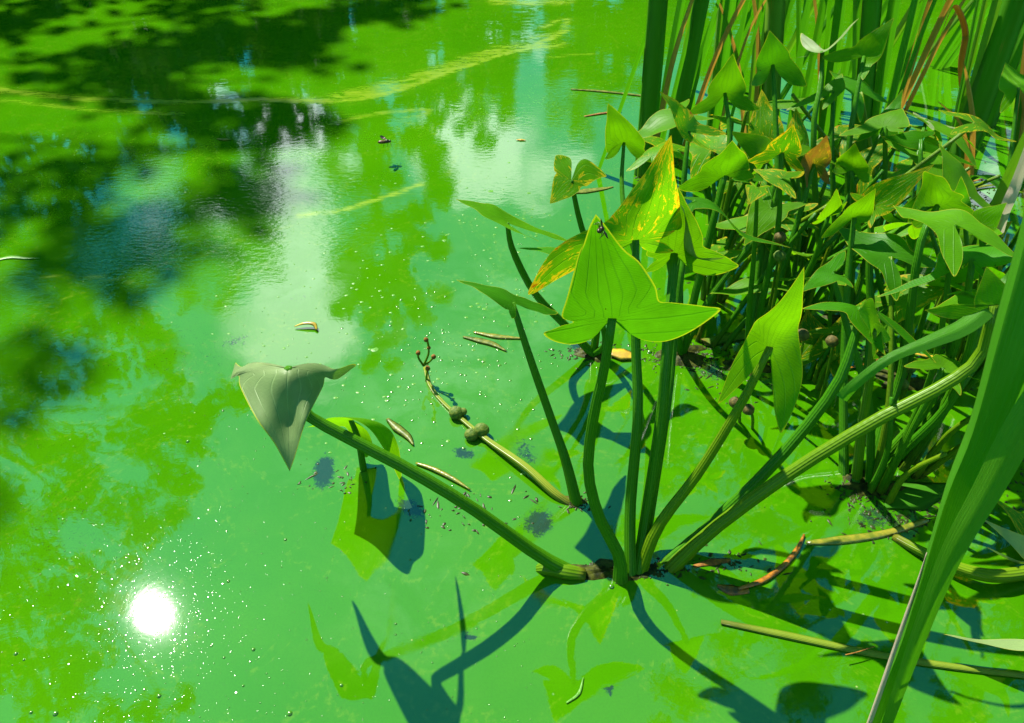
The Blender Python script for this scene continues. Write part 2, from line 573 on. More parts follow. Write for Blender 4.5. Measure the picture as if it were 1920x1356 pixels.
def water_material():
    t = NT('algae covered water')
    pos = t.n('NewGeometry').outputs['Position']
    st, cl, pl, mo, ri, fa = (t.attr(k) for k in ('streak', 'clear', 'pale', 'mottle', 'ripple', 'far'))
    n_big = t.noise(pos, 1.6, 4, 0.55, 0.6)
    n_mid = t.noise(pos, 9.0, 5, 0.6, 0.8)
    n_fine = t.noise(pos, 70.0, 5, 0.65)
    n_dot = t.noise(pos, 260.0, 3, 0.6)
    base = t.mix(t.ramp(n_big, 0.35, 0.68), (0.032, 0.160, 0.0005), (0.042, 0.182, 0.0005))
    base = t.mix(t.math('MULTIPLY', t.ramp(n_mid, 0.42, 0.72), 0.30), base, (0.050, 0.185, 0.001))
    base = t.mix(t.math('MULTIPLY', t.ramp(n_dot, 0.35, 0.75), 0.22), base, (0.028, 0.10, 0.002))
    # whitish film
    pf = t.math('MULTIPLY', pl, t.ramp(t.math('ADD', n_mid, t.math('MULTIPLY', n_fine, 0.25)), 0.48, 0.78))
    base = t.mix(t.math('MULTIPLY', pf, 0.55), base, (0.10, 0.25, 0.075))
    # drifting filaments
    fil = t.noise(t.mapping(pos, (0.45, 1.5, 1), (0, 0, R(-8))), 26, 7, 0.68, 1.2)
    sf = t.math('MULTIPLY', st, t.math('ADD', t.math('MULTIPLY', t.ramp(fil, 0.28, 0.74), 0.75), t.math('MULTIPLY', n_fine, 0.35)))
    sf = t.ramp(sf, 0.08, 0.62)
    base = t.mix(t.math('MULTIPLY', sf, 0.75), base, (0.20, 0.31, 0.012))
    # thin wandering threads of algae everywhere
    rd = t.math('ABSOLUTE', t.math('SUBTRACT', t.noise(pos, 2.3, 6, 0.62, 1.4), 0.5))
    th = t.math('MULTIPLY', t.math('SUBTRACT', 1.0, t.ramp(rd, 0.0, 0.022), clamp=True), t.ramp(n_fine, 0.45, 0.65))
    base = t.mix(t.math('MULTIPLY', th, 0.25), base, (0.16, 0.27, 0.012))
    # dark flecks floating in the film
    dk = t.math('MULTIPLY', mo, t.ramp(t.math('ADD', t.math('MULTIPLY', n_dot, 0.6), t.math('MULTIPLY', n_fine, 0.6)), 0.64, 0.78))
    base = t.mix(t.math('MULTIPLY', dk, 0.8), base, (0.018, 0.035, 0.003))
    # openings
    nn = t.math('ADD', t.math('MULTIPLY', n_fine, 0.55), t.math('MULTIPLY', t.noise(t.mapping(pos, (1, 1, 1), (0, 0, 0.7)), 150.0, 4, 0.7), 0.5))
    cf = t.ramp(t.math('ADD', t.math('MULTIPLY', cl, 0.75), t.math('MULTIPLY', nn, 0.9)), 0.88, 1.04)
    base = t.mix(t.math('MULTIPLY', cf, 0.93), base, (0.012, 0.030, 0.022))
    # sparse floating motes
    vo = t.n('TexVoronoi')
    t.set(vo.inputs['Vector'], pos)
    vo.inputs['Scale'].default_value = 32
    vo.inputs['Randomness'].default_value = 1.0
    mote = t.math('SUBTRACT', 1.0, t.ramp(vo.outputs['Distance'], 0.035, 0.075), clamp=True)
    mote = t.math('MULTIPLY', mote, t.ramp(n_mid, 0.50, 0.62))
    base = t.mix(t.math('MULTIPLY', mote, 0.7), base, (0.30, 0.38, 0.10))
    # relief
    rp = t.noise(t.mapping(pos, (1, 2.2, 1), (0, 0, R(24))), 34, 3, 0.55, 0.3)
    rfar = t.noise(t.mapping(pos, (1, 2.4, 1)), 7, 3, 0.5)
    h = t.math('MULTIPLY', t.math('MULTIPLY', rp, ri), 0.0007)
    h = t.math('ADD', h, t.math('MULTIPLY', t.math('MULTIPLY', rfar, fa), 0.0007))
    h = t.math('ADD', h, t.math('MULTIPLY', n_mid, 0.00016))
    h = t.math('ADD', h, t.math('MULTIPLY', t.noise(pos, 95.0, 3, 0.55), 0.000008))
    h = t.math('ADD', h, t.math('MULTIPLY', t.math('MULTIPLY', nn, cl), 0.0004))
    h = t.math('ADD', h, t.math('MULTIPLY', mote, 0.0006))
    bp = t.n('Bump')
    bp.inputs['Strength'].default_value = 1.0
    bp.inputs['Distance'].default_value = 1.0
    t.set(bp.inputs['Height'], h)
    p = t.n('BsdfPrincipled')
    t.set(p.inputs['Base Color'], base)
    t.set(p.inputs['Roughness'], t.math('ADD', 0.02, t.math('MULTIPLY', sf, 0.12)))
    p.inputs['IOR'].default_value = 1.92
    p.inputs['Coat Weight'].default_value = 0.012
    p.inputs['Coat Roughness'].default_value = 0.045
    p.inputs['Coat IOR'].default_value = 1.33
    t.set(p.inputs['Normal'], bp.outputs[0])
    return t.done(p.outputs[0])


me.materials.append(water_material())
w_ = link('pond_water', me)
w_['kind'] = 'structure'


# ground: one sheet, a basin under the pond and land to the horizon
def shore(az):            # distance of the waterline from the camera, az from +Y to the left
    a = math.degrees(az)
    pts = [(-180, 2.6), (-120, 2.8), (-75, 4.6), (-40, 7.4), (-10, 13.0), (12, 12.5), (25, 8.2), (40, 6.0), (60, 5.2), (90, 4.5), (140, 2.8), (180, 2.6)]
    for (a0, r0), (a1, r1) in zip(pts[:-1], pts[1:]):
        if a0 <= a <= a1:
            return r0 + (r1 - r0) * (a - a0) / (a1 - a0)
    return 3.0


verts, faces = [], []
NA = 96
rings = [0.0, 0.45, 0.8, 0.96, 1.04, 1.2, 1.6, 2.5, 5, 15, 60, 260]
zz = [-0.7, -0.65, -0.5, -0.12, 0.12, 0.35, 0.55, 0.8, 1.0, 1.0, 0.8, 0.0]
for q, k in enumerate(rings):
    for i in range(NA):
        az = -math.pi + 2 * math.pi * i / NA
        r = shore(az) * k * (1 + 0.03 * math.sin(i * 1.7 + q))
        verts.append((-math.sin(az) * r, math.cos(az) * r, zz[q] + (0.06 * math.sin(i * 2.3 + q * 1.1) if 4 <= q <= 8 else 0)))
for q in range(len(rings) - 1):
    for i in range(NA):
        j = (i + 1) % NA
        a, b = q * NA + i, q * NA + j
        faces.append((a, b, b + NA, a + NA) if q else (a, b + NA, a + NA))
g_ = link('ground', new_mesh('ground', verts, faces, M['earth']))
g_['kind'] = 'structure'


# ------------------------------------------------------------------ generic shapes
def spline(pts, n):
    P = [Vector(p) for p in pts]
    if len(P) == 2:
        return [P[0].lerp(P[1], i / (n - 1)) for i in range(n)]
    Q = [2 * P[0] - P[1]] + P + [2 * P[-1] - P[-2]]
    segs = len(P) - 1
    out = []
    for i in range(n):
        f = i / (n - 1) * segs
        s = min(int(f), segs - 1)
        t = f - s
        a, b, c, d = Q[s], Q[s + 1], Q[s + 2], Q[s + 3]
        out.append(0.5 * ((2 * b) + (c - a) * t + (2 * a - 5 * b + 4 * c - d) * t * t + (3 * b - a - 3 * c + d) * t ** 3))
    return out


def frames(pts):
    n = len(pts)
    T = [(pts[min(i + 1, n - 1)] - pts[max(i - 1, 0)]).normalized() for i in range(n)]
    u = T[0].orthogonal().normalized()
    out = []
    for i in range(n):
        u = (u - T[i] * u.dot(T[i])).normalized()
        out.append((T[i], u, T[i].cross(u)))
    return out


def tube_mesh(name, pts, radii, mat, org, n=18, sides=14, ribs=5, rib_d=0.10, cap=True):
    P = spline(pts, n)
    fr = frames(P)
    verts, faces, tv, ta = [], [], [], []
    for i, (p, (T, u, w)) in enumerate(zip(P, fr)):
        f = i / (n - 1)
        k = f * (len(radii) - 1)
        a = int(min(k, len(radii) - 2))
        r = radii[a] + (radii[a + 1] - radii[a]) * (k - a)
        for j in range(sides):
            th = 2 * math.pi * j / sides
            rr = r * (1 + rib_d * math.cos(ribs * th))
            verts.append(p - org + (u * math.cos(th) + w * math.sin(th)) * rr)
            tv.append(f)
            ta.append(abs(th / math.pi - 1))
    for i in range(n - 1):
        for j in range(sides):
            k = (j + 1) % sides
            faces.append((i * sides + j, i * sides + k, (i + 1) * sides + k, (i + 1) * sides + j))
    if cap:
        faces.append(tuple(range(sides - 1, -1, -1)))
        faces.append(tuple(range((n - 1) * sides, n * sides)))
    return new_mesh(name, verts, faces, mat, attrs={'tv': tv, 'ta': ta})


def strap_mesh(name, pts, widths, mat, org, face=(0, -1, 0), fold=0.25, thick=0.12, n=22, twist=0.0, twist0=0.0):
    """a closed lens section swept along the leaf: a cattail leaf with a keel"""
    P = spline(pts, n)
    T = frames(P)
    fv = Vector(face)
    closed = thick is not None
    thick = thick or 0.0
    prof = [(-1, 0), (-0.5, 0.5), (0, 0.72), (0.5, 0.5), (1, 0), (0.5, -0.32), (0, -0.4), (-0.5, -0.32)] if closed else [(x / 4, 0) for x in range(-4, 5)]
    verts, faces, tv, ta = [], [], [], []
    m = len(prof)
    for i, p in enumerate(P):
        f = i / (n - 1)
        t = T[i][0]
        nn = (fv - t * fv.dot(t)).normalized()
        side = t.cross(nn)
        an = twist0 + twist * f
        s2 = side * math.cos(an) + nn * math.sin(an)
        n2 = nn * math.cos(an) - side * math.sin(an)
        k = f * (len(widths) - 1)
        a = int(min(k, len(widths) - 2))
        w = max(0.0006, widths[a] + (widths[a + 1] - widths[a]) * (k - a)) / 2
        for (x, y) in prof:
            off = s2 * (x * w) + n2 * (y * w * thick - abs(x) * w * fold + fold * w * 0.4)
            verts.append(p - org + off)
            tv.append(f)
            ta.append((x + 1) / 2)
    for i in range(n - 1):
        for j in range(m if closed else m - 1):
            k = (j + 1) % m
            faces.append((i * m + j, i * m + k, (i + 1) * m + k, (i + 1) * m + j))
    if closed:
        faces.append(tuple(range(m - 1, -1, -1)))
        faces.append(tuple(range((n - 1) * m, n * m)))
    return new_mesh(name, verts, faces, mat, attrs={'tv': tv, 'ta': ta})


def tps(flat, world_pts):
    n = len(flat)
    F = np.array(flat, float)
    Wd = np.array([tuple(p) for p in world_pts], float)

    def U(r2):
        return np.where(r2 > 1e-12, r2 * np.log(np.maximum(r2, 1e-12)), 0)
    D = ((F[:, None, :] - F[None, :, :]) ** 2).sum(-1)
    K = U(D) + 1e-4 * np.eye(n)
    Pm = np.hstack([np.ones((n, 1)), F])
    A = np.zeros((n + 3, n + 3))
    A[:n, :n] = K
    A[:n, n:] = Pm
    A[n:, :n] = Pm.T
    B = np.zeros((n + 3, 3))
    B[:n] = Wd
    X = np.linalg.solve(A, B)

    def f(Q):
        Q = np.asarray(Q, float)
        D2 = ((Q[:, None, :] - F[None, :, :]) ** 2).sum(-1)
        return U(D2) @ X[:n] + np.hstack([np.ones((len(Q), 1)), Q]) @ X[n:]
    return f


def half_outline(bw, phi, ll, lw, tipround=0.0):
    """right half of an arrowhead leaf, from the apex round the lobe back to the petiole"""
    d = np.array([math.sin(phi), -math.cos(phi)])          # lobe direction
    o = np.array([math.cos(phi), math.sin(phi)])           # outward
    q = lambda s, w: tuple(d * ll * s + o * lw * ll * w)
    tr = tipround
    ko = max(0.3, min(1.0, 1 - (math.degrees(phi) - 50) / 45))
    ki = 1 + 0.9 * (1 - ko)
    s1 = 0.42 + 0.3 * (1 - ko)
    pts = [(0, 1.0), (bw * (0.16 + 0.3 * tr), 0.88 + 0.05 * tr), (bw * (0.40 + 0.25 * tr), 0.68), (bw * 0.72, 0.44), (bw * 0.95, 0.22), (bw * 1.0, 0.06),
           q(s1, 0.62 * ko), q(0.5 * s1 + 0.45, 0.46 * ko), q(0.86 + 0.04 * (1 - ko), 0.24 * ko), q(1.0, 0.0), q(0.84, -0.20 * ki), q(0.60, -0.34 * ki), q(0.34, -0.28 * ki), q(0.12, -0.10), (0.0, 0.0)]
    return pts


def leaf_mesh(name, J, A, L, Rr, mat, org, bw=0.42, lw=0.42, bend=0.05, cup=0.04, wave=0.012, extra=None, phi=None, seed=0, rnd=0.0):
    rg = random.Random(seed)
    J, A, L, Rr = (Vector(p) for p in (J, A, L, Rr))
    la = (A - J).length
    ax = (A - J).normalized()

    def lobe(P):
        v = P - J
        ang = math.acos(max(-1, min(1, v.normalized().dot(ax))))
        return math.pi - max(R(62), min(R(158), ang)), max(0.35, min(1.3, v.length / la))
    pl_, ll_ = lobe(L)
    pr_, lr_ = lobe(Rr)
    NH = 26
    hr = [np.array(p) for p in smooth_poly(half_outline(bw, pr_, lr_, lw, rnd), 5)]
    hl = [np.array(p) * (-1, 1) for p in smooth_poly(half_outline(bw, pl_, ll_, lw, rnd), 5)]
    out = hr[:-1] + hl[::-1][1:-1]                 # closed loop: apex .. right lobe .. (J) .. left lobe .. back
    # the petiole point itself stays once, as the fan centre
    ringf = [0.0, 0.09, 0.18, 0.28, 0.38, 0.48, 0.58, 0.68, 0.78, 0.87, 0.94, 1.0]
    nO = len(out)
    flat, rim = [(0.0, 0.0)], [0.0]
    for s in ringf[1:]:
        for k, p in enumerate(out):
            flat.append((p[0] * s, p[1] * s))
            rim.append(s)
    faces = []
    cut = len(hr) - 2                              # gap (sinus) between the lobes is closed by the tiny inner points
    for k in range(nO):
        k2 = (k + 1) % nO
        if k == cut:
            continue
        faces.append((0, 1 + k, 1 + k2))
        for r_ in range(len(ringf) - 2):
            a = 1 + r_ * nO
            faces.append((a + k, a + nO + k, a + nO + k2, a + k2))
    dl = np.array([-math.sin(pl_), -math.cos(pl_)]) * ll_
    dr = np.array([math.sin(pr_), -math.cos(pr_)]) * lr_
    ctl = [(0, 0), (0, 1), tuple(dl), tuple(dr)]
    wp = [J, A, L, Rr]
    # an across direction for the blade, from the lobes
    side = (Rr - L)
    side = side - ax * side.dot(ax)
    side = side.normalized() if side.length > 1e-4 else ax.orthogonal().normalized()
    nrm = side.cross(ax).normalized()
    if extra:
        for fl, p in extra:
            ctl.append(fl)
            wp.append(Vector(p))
    ex = [e[0] for e in (extra or [])]
    if not any(abs(e[0]) < 0.1 for e in ex):
        ctl.append((0, 0.5))
        wp.append(J.lerp(A, 0.5) + nrm * bend * la)
    for sx in (-1, 1):
        if not any(e[0] * sx > 0.15 for e in ex):
            ctl.append((sx * bw, 0.15))
            wp.append(J + ax * 0.15 * la + side * sx * bw * la * 0.97 + nrm * (cup * la))
    fn = tps(ctl, wp)
    W = fn(flat)
    fl = np.array(flat)
    rm = np.array(rim)
    ph1, ph2 = rg.uniform(0, 6), rg.uniform(0, 6)
    wob = np.sin(fl[:, 1] * 9 + ph1) * np.sin(fl[:, 0] * 11 + ph2) * wave * la * rm ** 2
    W = W + wob[:, None] * np.array(nrm)[None, :]
    # vein coordinate: follows the blade width, or the lobe's own axis
    x, y = fl[:, 0], fl[:, 1]
    hw = np.interp(y, [0, 0.06, 0.22, 0.44, 0.68, 0.88, 1.0], [bw, bw, bw * .95, bw * .72, bw * .42, bw * .17, 0.01])
    vb = x / (hw * np.sqrt(np.clip(y / 0.24, 0.02, 1)) + 1e-3)
    lat = np.where(x >= 0, x * math.cos(pr_) + y * math.sin(pr_), -(-x * math.cos(pl_) + y * math.sin(pl_))) / (lw * 0.9)
    k = np.clip(y / 0.12 + 0.3, 0, 1)
    vu = np.clip(vb, -1.2, 1.2) * k + lat * (1 - k)
    off = rg.uniform(0, 50)
    uv = np.stack([x * la / 0.15 + off, y * la / 0.15 + off], 1)
    return new_mesh(name, [tuple(Vector(w) - org) for w in W], faces, mat, uv=uv, attrs={'vu': vu, 'rim': rm})


_seed = [0]


def add_leaf(root, org, J, A, L, Rr, mat='leaf', label=None, **kw):
    """J=(px,py,Y); A, L, Rr=(px,py,dY)"""
    j = at(*J)
    if A[1] < J[1] - 35:
        A = (A[0], A[1], A[2] - 0.05)
        if 'extra' in kw:
            kw['extra'] = [(f, (p[0], p[1], p[2] - 0.05 * max(0, f[1]))) for f, p in kw['extra']]
    a, l, r = (at(p[0], p[1], J[2] + p[2]) for p in (A, L, Rr))
    if 'extra' in kw:
        kw['extra'] = [(f, at(p[0], p[1], J[2] + p[2])) for f, p in kw['extra']]
    _seed[0] += 1
    o = link('leaf', leaf_mesh('leaf', j, a, l, r, M[mat], org, seed=_seed[0], **kw), root)
    o.cycles.shadow_terminator_geometry_offset = 0.25
    o.cycles.shadow_terminator_offset = 0.15
    if label:
        o['label'] = label
    return j


def add_stem(root, org, base, J, mids=(), r=(0.010, 0.006), mat='stem', name='petiole', endY=None):
    """from a waterline pixel through seen pixels up to the leaf joint"""
    b = gd(*base)
    Y1 = J[2]
    first = at(*mids[0][:2], b.y + (Y1 - b.y) / (len(mids) + 1)) if mids else at(*J)
    dn = (b - first).normalized()
    dn = (dn + Vector((0, 0, -0.5))).normalized()
    pts = [b + dn * 0.03, b]
    n = len(mids) + 1
    for i, p in enumerate(mids):
        f = (i + 1) / n
        Y = p[2] if len(p) > 2 else b.y + (Y1 - b.y) * f
        pts.append(at(p[0], p[1], Y))
    pts.append(at(*J))
    r = [r[0] * 1.0, r[0] * 0.66] + [v * 0.64 for v in r[1:]]
    return link(name, tube_mesh(name, pts, r, M[mat], org), root)


def arrowhead(base, label, specs, group='arrowhead plants in the pond'):
    org = gd(*base)
    root = thing('arrowhead_plant', label, 'water plant', org, group)
    for s in specs:
        s = dict(s)
        J = s.pop('J')
        stem = s.pop('stem', None)
        A, L, Rr = s.pop('A'), s.pop('L'), s.pop('R')
        r = s.pop('r', (0.010, 0.006))
        smat = s.pop('smat', 'stem')
        b = s.pop('base', base)
        if stem is not None:
            add_stem(root, org, b, J, stem, r, smat)
        add_leaf(root, org, J, A, L, Rr, **s)
    return root, org


def lump(name, org, parent, rx, ry, h, mat, seed=0, loc=None):
    rg = random.Random(seed)
    verts, faces = [], []
    na, nr = 22, 6
    ph = [rg.uniform(0, 6) for _ in range(6)]
    for q in range(nr + 1):
        s = q / nr
        for i in range(na):
            th = 2 * math.pi * i / na
            k = s * (1 + 0.22 * math.sin(2 * th + ph[0]) + 0.16 * math.sin(3 * th + ph[1]) + 0.10 * math.sin(7 * th + ph[2]))
            z = h * (1 - s ** 2) * (0.7 + 0.3 * math.sin(5 * th + ph[3] + 4 * s)) - 0.004 * s + (rg.uniform(-1, 1) * h * 0.15 if s < 1 else -0.004)
            verts.append((rx * k * math.cos(th), ry * k * math.sin(th), z))
    for q in range(nr):
        for i in range(na):
            j = (i + 1) % na
            faces.append((q * na + i, q * na + j, (q + 1) * na + j, (q + 1) * na + i))
    return link(name, new_mesh(name, verts, faces, mat), parent, loc)


# ------------------------------------------------------------------ arrowhead plants that stand in the picture
rootA, oA = arrowhead((1170, 1075), 'big front arrowhead plant with a tall pointed leaf and fanned stalks', [
    dict(J=(1148, 597, 0.90), A=(1117, 401, 0.04), L=(1019, 626, 0.01), R=(1352, 583, 0.03), stem=[(1160, 1040), (1122, 965), (1103, 880), (1113, 780), (1133, 690)],
         r=(0.017, 0.0145, 0.0125, 0.0095), mat='leaf_main', bw=0.47, lw=0.60, cup=-0.02, bend=0.03, base=(1163, 1085),
         extra=[((0.47, 0.10), (1236, 559, 0.01)), ((-0.45, 0.14), (1062, 575, 0.01)), ((0.30, 0.50), (1196, 490, 0.025)), ((-0.26, 0.50), (1093, 480, 0.02))]),
    dict(J=(1192, 450, 1.10), A=(1259, 254, 0.05), L=(990, 552, 0.01), R=(1262, 470, 0.03), stem=[(1182, 950), (1196, 780), (1192, 640)],
         r=(0.016, 0.0145, 0.013, 0.009), mat='leaf_spot2', bw=0.42, lw=0.34, label='yellow blotched leaf with brown rim', base=(1182, 1072),
         extra=[((-0.42, 0.12), (1140, 410, 0.02)), ((0.4, 0.2), (1274, 400, 0.06)), ((-0.2, 0.6), (1203, 335, 0.04)), ((-0.45, -0.28), (1075, 458, 0.0))]),
    dict(J=(1264, 476, 1.14), A=(1272, 352, 0.07), L=(1208, 510, -0.02), R=(1385, 500, 0.03), stem=[(1215, 950), (1240, 780), (1252, 640), (1258, 560)],
         r=(0.017, 0.015, 0.0135, 0.010), bw=0.46, lw=0.42, smat='stem', base=(1198, 1066)),
    dict(J=(1283, 470, 1.16), A=(1275, 380, 0.02), L=(1358, 484, -0.03), R=(1300, 400, 0.05), stem=[(1222, 940), (1250, 760), (1262, 650)],
         r=(0.014, 0.013, 0.0115, 0.007), mat='leaf_sheen', bw=0.30, lw=0.34, label='pale leaf turned on edge', base=(1203, 1058)),
    dict(J=(1443, 650, 0.95), A=(1508, 500, 0.05), L=(1346, 755, -0.05), R=(1466, 812, -0.06), stem=[(1235, 985), (1310, 885), (1390, 755)],
         r=(0.0175, 0.014, 0.012, 0.009), smat='stem_pale', bw=0.32, lw=0.38, cup=0.05, base=(1202, 1065),
         extra=[((-0.34, -0.06), (1402, 632, 0.0)), ((0.30, 0.12), (1496, 612, 0.03)), ((0.36, -0.32), (1494, 706, -0.01))]),
    dict(J=(1614, 577, 1.05), A=(1660, 668, -0.09), L=(1505, 578, 0.02), R=(1756, 680, -0.04), stem=[(1330, 985), (1450, 870), (1560, 735), (1600, 640)],
         r=(0.016, 0.0155, 0.013, 0.009), mat='leaf_dark', bw=0.34, lw=0.30, base=(1258, 1050)),
    dict(J=(1862, 572, 0.95), A=(1850, 500, 0.08), L=(1736, 582, 0.0), R=(1900, 640, -0.03), stem=[(1340, 990), (1480, 888), (1640, 790), (1760, 728), (1836, 670)],
         r=(0.017, 0.016, 0.0145, 0.011), smat='stem_pale', bw=0.5, lw=0.4, base=(1262, 1062)),
    dict(J=(540, 690, 0.87), A=(543, 884, -0.10), L=(440, 684, 0.13), R=(668, 685, 0.16), stem=[(1000, 1035), (880, 950), (760, 878), (640, 815), (568, 770)],
         r=(0.019, 0.0165, 0.0155, 0.0135, 0.009), mat='leaf_sheen', bw=0.50, lw=0.36, bend=0.05, cup=-0.03, base=(1062, 1072), label='leaf hanging tip down, grey-green sky sheen in its colour',
         extra=[((-0.44, 0.15), (452, 712, 0.03)), ((0.44, 0.15), (605, 715, 0.03)), ((-0.28, 0.5), (490, 790, -0.06)), ((0.26, 0.5), (570, 785, -0.06)), ((-0.12, -0.22), (512, 667, 0.08)), ((0.12, -0.22), (572, 667, 0.08)), ((-0.6, -0.2), (448, 694, 0.05)), ((0.6, -0.2), (622, 696, 0.06)), ((0.4, -0.55), (636, 667, 0.13))]),
])
lump('root_crown', oA, rootA, 0.10, 0.035, 0.008, M['mud'], 3, (-0.03, 0.005, 0))
link('petiole', tube_mesh('petiole', [gd(1095, 1078, 0.0), gd(1060, 1072, 0.008), gd(1020, 1066, 0.004), gd(1005, 1072, -0.02)], (0.012, 0.014, 0.012, 0.006), M['stem_pale'], oA, 10), rootA)

rootB, oB = arrowhead((1078, 940), 'single-leaf arrowhead plant with a narrow leaf pointing left over open scum', [
    dict(J=(961, 568, 1.14), A=(856, 524, 0.06), L=(960, 597, -0.05), R=(1046, 586, 0.10), stem=[(1060, 860), (1032, 780), (992, 665)],
         r=(0.017, 0.013, 0.0115, 0.008), bw=0.34, lw=0.26, base=(1080, 940), mat='leaf_dark',
         extra=[((-0.36, 0.2), (918, 562, -0.05)), ((0.3, 0.2), (948, 545, 0.07))]),
])
lump('root_crown', oB, rootB, 0.03, 0.025, 0.006, M['mud'], 4)

rootC, oC = arrowhead((1112, 665), 'arrowhead plant left of the clump with two leaves standing over teal water', [
    dict(J=(951, 418, 1.46), A=(854, 373, 0.04), L=(1010, 453, -0.08), R=(1074, 455, 0.05), stem=[(1060, 610), (1003, 550), (962, 470)],
         r=(0.015, 0.013, 0.012, 0.007), bw=0.34, lw=0.24, extra=[((-0.34, 0.2), (916, 412, -0.06)), ((0.3, 0.25), (926, 385, 0.06))]),
    dict(J=(1071, 338, 1.50), A=(1031, 382, -0.05), L=(1043, 291, 0.06), R=(1137, 330, 0.02), stem=[(1120, 600), (1112, 500), (1086, 410)], mat='leaf_spot',
         r=(0.014, 0.012, 0.010, 0.007), bw=0.5, lw=0.7, extra=[((0.35, -0.5), (1098, 306, 0.04))]),
    dict(J=(1060, 478, 1.36), A=(970, 466, 0.03), L=(1078, 500, -0.05), R=(1085, 466, 0.06), stem=[(1135, 640), (1110, 550)], r=(0.012, 0.009, 0.006), bw=0.26, lw=0.3, mat='leaf_dark'),
])
lump('root_crown', oC, rootC, 0.06, 0.03, 0.010, M['mud'], 5)

rootD, oD = arrowhead((1278, 665), 'crowded arrowhead plant behind the big front leaf, base in dark litter', [
    dict(J=(1361, 329, 1.48), A=(1373, 263, 0.05), L=(1271, 353, -0.02), R=(1416, 332, -0.01), stem=[(1300, 570), (1330, 450), (1345, 390)], r=(0.013, 0.011, 0.009, 0.006), bw=0.62, lw=0.36,
         extra=[((-0.6, 0.1), (1314, 319, 0.0)), ((0.6, 0.15), (1403, 306, 0.02))]),
    dict(J=(1292, 247, 1.62), A=(1236, 171, 0.03), L=(1342, 287, -0.06), R=(1362, 250, 0.03), stem=[(1275, 540), (1280, 380), (1286, 300)], mat='leaf_spot2', r=(0.012, 0.010, 0.009, 0.006), bw=0.36, lw=0.36, label='blotched leaf tipped with brown'),
    dict(J=(1359, 175, 1.72), A=(1374, 101, 0.06), L=(1289, 213, -0.03), R=(1426, 205, -0.03), stem=[(1310, 520), (1350, 360), (1368, 260)], r=(0.012, 0.011, 0.009, 0.006), bw=0.66, lw=0.40,
         extra=[((-0.62, 0.08), (1329, 169, 0.0)), ((0.62, 0.1), (1396, 167, 0.01))]),
    dict(J=(1170, 268, 1.78), A=(1140, 194, 0.05), L=(1134, 298, -0.04), R=(1224, 304, 0.01), stem=[(1220, 560), (1178, 430), (1166, 350)], r=(0.012, 0.010, 0.009, 0.006), bw=0.48, lw=0.44,
         extra=[((0.46, 0.05), (1208, 268, 0.02))]),
    dict(J=(1223, 292, 1.66), A=(1248, 266, 0.08), L=(1174, 322, -0.02), R=(1236, 312, -0.04), stem=[(1262, 540), (1236, 380)], r=(0.011, 0.009, 0.006), bw=0.3, lw=0.4, mat='leaf_spot'),
    dict(J=(1467, 286, 1.60), A=(1488, 233, 0.05), L=(1402, 301, -0.02), R=(1508, 322, -0.02), stem=[(1330, 560), (1420, 440), (1458, 360)], mat='leaf_spot2', r=(0.012, 0.011, 0.009, 0.006), bw=0.62, lw=0.4, label='leaf eaten into yellow blotches'),
    dict(J=(1302, 378, 1.30), A=(1484, 464, -0.02), L=(1262, 366, 0.05), R=(1290, 402, -0.05), stem=[(1262, 560), (1290, 450)], r=(0.012, 0.010, 0.006), bw=0.17, lw=0.3, mat='leaf_dark', bend=-0.08),
])
lump('root_crown', oD, rootD, 0.09, 0.045, 0.012, M['mud'], 6)

rootG, oG = arrowhead((1400, 690), 'arrowhead plant in the middle of the clump, tall shaded leaf at its top', [
    dict(J=(1449, 122, 1.80), A=(1443, 57, 0.06), L=(1408, 160, -0.04), R=(1513, 161, -0.02), stem=[(1425, 560), (1456, 380), (1455, 250)], r=(0.014, 0.011, 0.010, 0.006), bw=0.55, lw=0.5, mat='leaf_dark'),
    dict(J=(1526, 308, 1.58), A=(1550, 253, 0.04), L=(1512, 352, -0.04), R=(1556, 345, -0.03), stem=[(1450, 560), (1500, 400)], mat='leaf_wilt', r=(0.012, 0.010, 0.006), bw=0.5, lw=0.4, label='half wilted leaf with a brown curled tip'),
    dict(J=(1463, 335, 1.45), A=(1412, 318, 0.05), L=(1492, 372, -0.06), R=(1508, 322, 0.03), stem=[(1430, 560), (1458, 430)], mat='leaf_spot2', r=(0.012, 0.010, 0.006), bw=0.42, lw=0.42),
    dict(J=(1553, 406, 1.40), A=(1569, 354, 0.05), L=(1522, 418, -0.02), R=(1588, 378, 0.02), stem=[(1450, 620), (1520, 500)], r=(0.012, 0.010, 0.006), bw=0.55, lw=0.4),
    dict(J=(1420, 352, 1.42), A=(1403, 384, -0.05), L=(1446, 348, 0.02), R=(1405, 340, 0.03), stem=[(1405, 580), (1415, 460)], mat='leaf_spot2', r=(0.010, 0.008, 0.005), bw=0.4, lw=0.3),
    dict(J=(1436, 292, 1.70), A=(1369, 246, 0.05), L=(1405, 330, -0.02), R=(1468, 268, 0.05), stem=[(1420, 520), (1434, 380)], r=(0.011, 0.010, 0.006), bw=0.34, lw=0.3),
])
lump('root_crown', oG, rootG, 0.07, 0.04, 0.010, M['mud'], 7)

